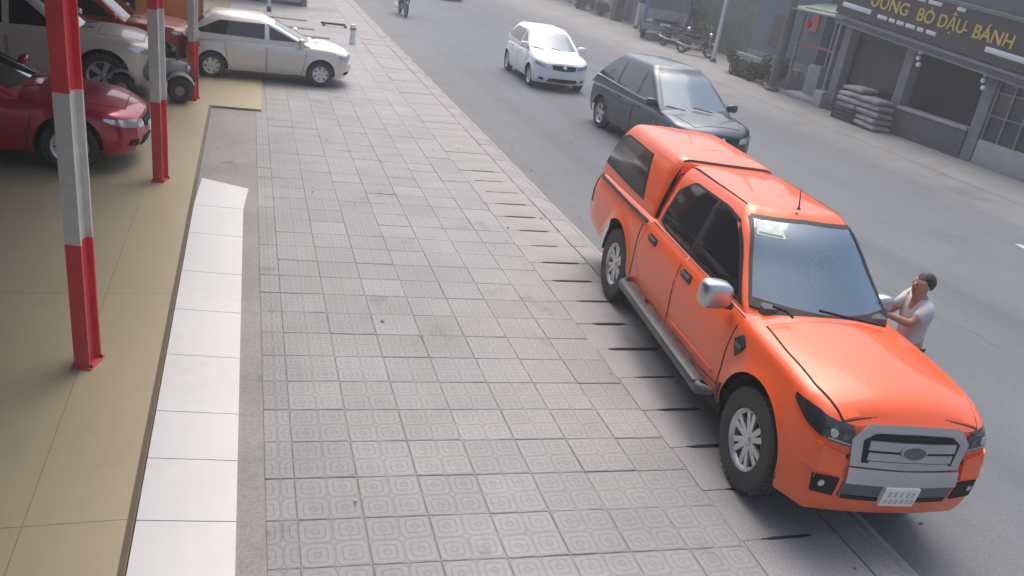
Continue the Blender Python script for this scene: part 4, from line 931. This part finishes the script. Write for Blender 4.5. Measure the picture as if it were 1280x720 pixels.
# glazed bay at the right: grid and pale apron
sp('apron', .0, .2, 12.9+.2, 15.55, .03, .62, 'pale_stone', bev=.01)
for y in np.arange(13.1, 15.6, .48): sp('mullion', .02, .08, y, y+.04, .62, 2.6, 'fascia_rail')
for z in (1.2, 1.75, 2.25): sp('glazing_bar', .025, .07, 13.1, 15.55, z, z+.035, 'fascia_rail')
pm('shop_glass', (.03, .034, .038), .1, spec=.6); sp('pane', .085, .1, 13.1, 15.55, .62, 2.62, 'shop_glass')
pm('shutter', (.05, .052, .055), .6, .3, bump=.0)
for k in range(26): sp('shutter_slat', .35, .38, 18.85, 21.15, .95+k*.072, 1.015+k*.072, 'shutter')
# hanging globe lamps
pm('globe', (.8, .8, .78), .3)
for (y, z, lb) in ((18.12, 2.27, 'three white globe lamps hanging above the low wall'), (15.85, 2.12, 'three white globe lamps hanging beside the glazed bay')):
    r = empty('hanging_lamps', (SX-.18, y, z), label=lb, cat='lamps', group='globe lamp strings')
    MB().tube([(0, 0, .25), (0, 0, -.30)], .006, 5).build('cord', 'bolt', r)
    for k, dy in enumerate((0, .01, -.06)): MB().sph((0, dy, -.16*k), .062, 8).build('globe', 'globe', r, 60)
# stacked sacks in front of the shutter bay
pm('sack_grey', (.20, .20, .205), .9, var=.2, bump=.4, bscale=15); pm('sack_pale', (.29, .29, .29), .9, var=.2, bump=.4, bscale=15)
bm = bmesh.new(); bmesh.ops.create_cube(bm, size=1); bmesh.ops.subdivide_edges(bm, edges=bm.edges[:], cuts=4, use_grid_fill=True)
for v in bm.verts:
    x, y, z = v.co*2; e = max(abs(x), abs(y)); v.co = Vector((x*.28*(1-.06*z*z), y*.45*(1-.06*z*z), z*.085*(1-.75*max(0, e-.25)**2)+.006*math.sin(9*x+7*y)))
SK_ = {}
for mname in ('sack_grey', 'sack_pale'):
    b = MB().bm(bm); SK_[mname] = mesh('sack', b.V, b.F, mname, 60)
bm.free()
spots = [(16.55, 18.75, 0, 'sack_pale'), (16.56, 18.8, 1, 'sack_pale'), (16.53, 18.77, 2, 'sack_grey'), (16.58, 18.85, 3, 'sack_pale'), (16.55, 18.9, 4, 'sack_grey'), (16.6, 19.75, 2, 'sack_grey'), (16.58, 19.72, 3, 'sack_pale'), (16.6, 19.7, 4, 'sack_pale'), (16.62, 19.68, 5, 'sack_grey')]
wd = ('lowest', 'second', 'third', 'fourth', 'fifth', 'topmost')
for i, (x, y, k, mm) in enumerate(spots):
    near = y < 19.3; lv = k if near else k-2; top = (4 if near else 3)
    o = link('sack', SK_[mm], None, (x, y, .125+.165*k), (random.gauss(0, .03), random.gauss(0, .03), random.gauss(0, .06)))
    tag(o, f"grey sack, {'topmost' if lv == top else wd[lv]+(' from the bottom' if lv else '')} in the {'taller stack against the column' if near else 'stack on the dark crate'} by the shop", 'sack', 'sacks stacked by the shop')
pm('crate_dark', (.035, .034, .034), .85, var=.2)
r = empty('crate', (16.6, 19.72, .03), label='dark slatted crate carrying grey sacks outside the shop', cat='crate')
for k in range(3): box('slat', (-.3, .3, -.5, .5, .02+k*.12, .11+k*.12), 'crate_dark', r, .008)
for sx in (-1, 1):
    for sy in (-1, 1): box('leg', (sx*.27-.03, sx*.27+.03, sy*.47-.03, sy*.47+.03, 0, .36), 'crate_dark', r)

# ------------------------------------------------------------------ stall frame, poles, walls and hedges along the far side
pm('frame_grey', (.24, .24, .25), .5, .3, var=.15); pm('red_bar', (.22, .07, .07), .6); pm('stall_dark', (.045, .05, .052), .9, var=.3); pm('green_sheet', (.10, .17, .13), .7, var=.3); pm('cabinet', (.26, .27, .28), .6, var=.1); pm('red_lamp', (.6, .03, .04), .4)
r = empty('market_stall', (17.0, 22.7, .03), label='open metal stall frame with red crossbar beside the shop', cat='stall')
for y in (-.95, .95):
    for x in (0, 1.3): box('post', (x-.04, x+.04, y-.04, y+.04, 0, 2.75), 'frame_grey', r)
box('crossbar', (-.045, .045, -.9, .9, 1.62, 1.70), 'red_bar', r); box('top_rail', (-.05, .05, -.95, .95, 2.68, 2.76), 'frame_grey', r); box('platform', (-.1, 1.4, -1.05, 1.05, 0, .12), 'pale_stone', r, .01)
box('backdrop', (1.3, 1.36, -.9, .9, .12, 2.6), 'stall_dark', r); box('cabinet', (.5, .9, .1, .75, .12, 1.05), 'cabinet', r, .02); box('curtain', (.9, .94, -.8, .0, .12, 1.6), 'shop_wall', r, .01)
V = MB().prism([(-.35, 2.62), (1.5, 2.95), (1.5, 3.0), (-.35, 2.67)], 2.9, 'y', -1.4); V.build('awning', 'green_sheet', r)
r = empty('red_lantern', (16.9, 23.25, 2.30), label='red lantern hanging under the stall awning', cat='lantern'); MB().sph((0, 0, 0), 1, 8, (.12, .12, .12)).build('shade', 'red_lamp', r, 60); MB().tube([(0, 0, .1), (0, 0, .33)], .008, 5).build('cord', 'bolt', r)
box_ = box('storage_box', (-.2, .2, -.2, .2, 0, .5), 'cabinet', None, .02, loc=(16.95, 21.62, .03)); tag(box_, 'grey box standing between the stall and the shop', 'box')
pm('pole_dark', (.10, .105, .105), .85, var=.2); pm('pole_white', (.52, .54, .56), .5)
def pole(x, y, r0, r1, h, mat, lb, nm='utility_pole', grp=None):
    r = empty(nm, (x, y, .0), label=lb, cat='pole', group=grp)
    MB().tube([(0, 0, 0), (0, 0, h*.5), (0, 0, h)], [r0, (r0+r1)/2, r1], 12).build('shaft', mat, r, 50)
    MB().lathe([(r0*1.5, 0), (r0*1.5, .12), (r0*1.05, .18)], 12).build('footing', 'shop_wall', r, 30)
    return r
pole(16.75, 24.05, .16, .11, 8, 'pole_dark', 'thick dark concrete utility pole beside the stall frame')
pole(17.9, 30.1, .085, .07, 7, 'pole_white', 'white lamp post beside the blue-grey wall', 'lamp_post', 'white posts on the far side')
pole(19.3, 40.8, .10, .09, 7, 'pole_white', 'left of the two white posts behind the blue truck', 'lamp_post', 'white posts on the far side')
pole(19.7, 40.5, .10, .09, 7, 'pole_white', 'right of the two white posts behind the blue truck', 'lamp_post', 'white posts on the far side')
pm('wall_blue', (.085, .115, .16), .8, var=.15); pm('wall_grey', (.20, .20, .21), .85, var=.2); pm('wall_pale', (.27, .27, .275), .85, var=.2); pm('wall_green', (.09, .115, .10), .9, var=.35, scale=2)
def house(y0, y1, x, h, mat, lb, base=None):
    r = empty('building', (x, (y0+y1)/2, 0), label=lb, cat='building'); d = (y1-y0)/2
    box('wall', (0, 5, -d, d, .0, h), mat, r); box('roof', (-.3, 5.3, -d-.1, d+.1, h, h+.15), 'wall_grey', r)
    if base: box('plinth', (-.06, 0, -d+.02, d-.02, .0, base), 'wall_grey', r)
    return r
h_ = house(24.1, 28.2, 18.2, 4.2, 'wall_blue', 'blue-grey painted building behind the bushes', .9)
pm('red_sign', (.4, .05, .06), .6); box('sign_plate', (-.05, 0, -1.7, -1.3, 2.0, 2.6), 'red_sign', h_)
box('window_shade', (-.03, 0, -.3, .9, 1.2, 2.3), 'shop_glass', h_)
h_ = house(28.8, 37.0, 20.3, 4.5, 'wall_green', 'mossy green wall behind the parked motorbikes')
h_ = house(37.2, 44.5, 20.6, 4.5, 'wall_grey', 'grey building behind the two white posts'); box('door', (-.05, 0, -2.2, -1.2, 0, 2.1), 'stall_dark', h_)
h_ = house(45, 66, 20.2, 4.5, 'wall_pale', 'pale grey wall at the far end of the street')
for y in (-6, -2, 2): box('pilaster', (-.12, 0, y-.2, y+.2, 0, 4.4), 'wall_grey', h_)
o = box('low_wall', (-.1, .1, -2.0, 2.0, 0, .75), 'wall_grey', None, .02, loc=(17.75, 26.1, 0)); tag(o, 'low grey garden wall behind the bushes', 'wall')
pm('gate_dark', (.06, .068, .066), .7); r = empty('gate_pillar', (19.6, 44.2, 0), label='dark gate pillar beyond the white posts', cat='pillar'); box('shaft', (-.25, .25, -.3, .3, 0, 3.2), 'gate_dark', r, .02); box('cap', (-.32, .32, -.37, .37, 3.2, 3.35), 'wall_grey', r)
pm('leaf_dark', (.028, .045, .024), .8, var=.4, scale=6); pm('leaf_mid', (.05, .072, .038), .8, var=.4, scale=6); pm('stem', (.06, .045, .03), .9)
def shrub(loc, sx, sy, sz, n, mat, lb, nm='shrub', grp='shrubs along the far side'):
    r = empty(nm, loc, label=lb, cat='shrub', group=grp); b = MB(); rnd = random.Random(int(loc[1]*37))
    cl = [(rnd.uniform(-.8, .8)*sx, rnd.uniform(-.9, .9)*sy, rnd.uniform(.25, .8)*sz, rnd.uniform(.3, .5)) for _ in range(9)]
    for i in range(n):
        c = rnd.choice(cl); d = Vector((rnd.gauss(0, 1), rnd.gauss(0, 1), rnd.gauss(0, 1))).normalized()*rnd.random()**.5*c[3]
        p = Vector((c[0]+d.x*sx*1.2, c[1]+d.y*sy*.9, max(.04, c[2]+d.z*sz*.8))); s = rnd.uniform(.04, .085)
        u = Vector((rnd.gauss(0, 1), rnd.gauss(0, 1), rnd.gauss(0, .5))).normalized(); v = u.cross(Vector((rnd.gauss(0, 1), rnd.gauss(0, 1), rnd.gauss(0, 1)))).normalized()
        b.add([p-u*s, p-v*s*.45, p+u*s, p+v*s*.45], [(0, 1, 2, 3)])
    b.build('foliage', mat, r); b = MB()
    for c in cl[:6]: b.tube([(c[0]*.3, c[1]*.6, 0), (c[0]*.7, c[1]*.9, c[2]*.5), (c[0], c[1], c[2])], [.022, .014, .006], 5)
    b.build('stems', 'stem', r)
shrub((17.1, 27.2, 0), .35, .6, .8, 1500, 'leaf_mid', 'loose green shrub left of the other bushes, by the white lamp post')
shrub((17.15, 26.1, 0), .38, .6, .7, 1500, 'leaf_dark', 'low dark shrub in the middle of the row by the low wall')
shrub((17.05, 25.0, 0), .40, .65, .95, 1800, 'leaf_dark', 'dense dark shrub nearest the thick utility pole')
shrub((19.5, 49.3, 0), .4, 1.0, .8, 1500, 'leaf_dark', 'dark hedge shrub at the foot of the pale wall, left one')
shrub((19.5, 46.4, 0), .4, .9, .75, 1500, 'leaf_dark', 'dark hedge shrub beside the gate pillar')
shrub((19.4, 34.2, 0), .4, 1.2, 1.4, 1800, 'leaf_mid', 'green shrub behind the parked motorbikes')

# ------------------------------------------------------------------ far left end and forecourt things
pm('bollard_white', (.72, .70, .70), .5, var=.08); pm('bollard_red', (.4, .12, .12), .5)
r = empty('bollard', (2.9, 25.0, 0), label='white bollard standing on the pavement beyond the silver hatchback', cat='bollard')
MB().lathe([(.001, .55), (.08, .55), (.09, .53), (.09, 0)], 16).build('shaft', 'bollard_white', r, 40); MB().lathe([(.092, .40), (.095, .41), (.095, .45), (.092, .46)], 16).build('band', 'bollard_red', r)
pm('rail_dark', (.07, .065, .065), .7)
r = empty('floor_barrier', (2.75, 28.5, 0), label='dark low barrier rail on the ground behind the white bollard', cat='barrier')
box('rail', (-.5, .3, -.04, .04, .05, .12), 'rail_dark', r, .02)
for x in (-.4, .3): box('foot', (x-.04, x+.04, -.1, .1, 0, .06), 'rail_dark', r)
for i, (x, y, w_, lb) in enumerate(((1.75, 25.6, .55, 'nearest'), (1.35, 27.2, .6, 'middle'), (1.2, 29.2, .65, 'farthest'))):  # flat dark strips with raised cross bars laid on the paving
    r = empty('dark_strip', (x, y, .0), label=f'{lb} of three dark drain grates on the paving behind the silver hatchback', cat='grate', group='drain grates')
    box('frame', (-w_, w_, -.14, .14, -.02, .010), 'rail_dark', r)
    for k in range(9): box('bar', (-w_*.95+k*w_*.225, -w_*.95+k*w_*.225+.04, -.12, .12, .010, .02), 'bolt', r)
pm('gate_grey', (.13, .13, .125), .7, var=.15); pm('panel_pale', (.36, .36, .36), .7, var=.1); pm('plaster_yellow', (.34, .25, .12), .8, var=.15); pm('banner_orange', (.52, .17, .05), .7, var=.12)
r = empty('gate_building', (0, 33.4, 0), label='building across the pavement end with grey shutter gate', cat='building')
box('wall', (-2.6, 2.1, .1, .4, 0, 4), 'wall_grey', r)
for k in range(14): box('gate_slat', (-.42, .46, 0, .08, .04+k*.14, .165+k*.14), 'gate_grey', r)
box('pale_panel', (.78, 1.85, .0, .09, .12, 2.6), 'panel_pale', r); box('base_shadow', (.74, 1.9, -.03, .05, 0, .12), 'rail_dark', r)  # dark strip painted in as the shadow at the pale panel's foot
for x in (-1.75, -1.2): box('pilaster', (x-.16, x+.16, -.15, .1, 0, 4), 'plaster_yellow', r, .02)
pole(.66, 30.6, .055, .05, 4, 'pole_white', 'thin white post in front of the grey shutter gate', 'gate_post')
r = empty('orange_banner', (-2.35, 23.3, 0), label='orange fabric banner stretched behind the parked cars', cat='banner')
V = []; F = []
for i in range(25):
    for j in range(7): V.append((-2.2+3.4*i/24, .03*math.sin(i*1.3)+.02*math.sin(j*2+i*.5), .35+2.2*j/6))
for i in range(24):
    for j in range(6): F.append((i*7+j, (i+1)*7+j, (i+1)*7+j+1, i*7+j+1))
o = mk('cloth', V, F, 'banner_orange', r, 60); so_ = o.modifiers.new('t', 'SOLIDIFY'); so_.thickness = .006
for x in (-2.22, 1.22): MB().tube([(x, 0, 0), (x, 0, 2.7)], .03, 8).build('pole', 'frame_grey', r, 50)
# ride-on toy quad
pm('toy_grey', (.24, .245, .245), .5, var=.1, dust=.4, dustz=(.5, 0)); pm('toy_dark', (.035, .035, .036), .6)
r = empty('toy_quad', (-1.62, 15.75, fz), R_(4), label='grey ride-on toy quad between the middle and farthest striped posts', cat='toy quad'); r.scale = (1.35, 1.3, 1.45)
bm = bmesh.new(); bmesh.ops.create_icosphere(bm, subdivisions=3, radius=1)
for v in bm.verts: q = v.co; v.co = Vector((.50*q.x, .19*q.y*(1+.15*q.x), .34+.14*q.z+.05*max(0, q.x)))
MB().bm(bm).build('body', 'toy_grey', r, 60); bm.free()
tw = MB().lathe([(.06, -.06), (.11, -.075), (.145, -.06), (.155, -.02), (.155, .02), (.145, .06), (.11, .075), (.06, .06)], 22, 'y'); twm = mesh('tyre', tw.V, tw.F, 'tyre', 40)
hb = MB().lathe([(.001, -.06), (.05, -.065), (.065, -.05), (.065, .05), (.001, .06)], 14, 'y'); hbm = mesh('wheel', hb.V, hb.F, 'toy_grey', 40)
for x in (.34, -.34):
    for s in (-1, 1):
        o = link('wheel', hbm, r, (x, s*.24, .155)); link('tyre', twm, o)
        b = MB(); A = []
        for k in range(9):
            a = R_(20+140*k/8); A += [(x+.19*math.cos(a), s*.15, .155+.2*math.sin(a)), (x+.19*math.cos(a), s*.33, .155+.19*math.sin(a))]
        A2 = [(p[0], p[1], p[2]+.015) for p in A]; n_ = len(A)
        b.add(A+A2, [(2*k, 2*k+1, 2*k+3, 2*k+2) for k in range(8)]+[(n_+2*k, n_+2*k+2, n_+2*k+3, n_+2*k+1) for k in range(8)]+[(2*k+1, n_+2*k+1, n_+2*k+3, 2*k+3) for k in range(8)])
        b.build('mudguard', 'toy_grey', r, 50)
MB().box(-.36, .06, -.12, .12, .40, .48, .03).build('seat', 'toy_dark', r, 45)
MB().tube([(.24, -.22, .62), (.28, -.1, .60), (.28, .1, .60), (.24, .22, .62)], .018, 7).tube([(.28, 0, .60), (.36, 0, .38)], .022, 7).build('handlebar', 'toy_dark', r, 50)
MB().tube([(-.48, -.16, .44), (-.56, -.16, .5), (-.56, .16, .5), (-.48, .16, .44)], .016, 7).build('rear_rack', 'toy_dark', r, 50)
MB().tube([(.48, -.14, .26), (.56, -.14, .3), (.56, .14, .3), (.48, .14, .26)], .018, 7).build('front_bumper', 'toy_dark', r, 50)
for s in (-1, 1): MB().sph((.44, s*.09, .40), .035, 6).build('headlight', 'lamp_clear', r, 60)

# ------------------------------------------------------------------ light street haze
hz = box('haze', (-60, 60, -25, 95, -1.2, 9.5), None); hz['kind'] = 'stuff'; hz['label'] = 'thin pale daylight haze hanging over the whole street'; hz['category'] = 'haze'
hm = bpy.data.materials.new('haze'); hm.use_nodes = True; hn = hm.node_tree.nodes; hn.clear(); ho = hn.new('ShaderNodeOutputMaterial'); hv = hn.new('ShaderNodeVolumePrincipled')
hv.inputs['Color'].default_value = (.9, .92, .95, 1); hv.inputs['Density'].default_value = .0038; hv.inputs['Anisotropy'].default_value = .2
hm.node_tree.links.new(hv.outputs[0], ho.inputs['Volume']); hz.data.materials.append(hm)
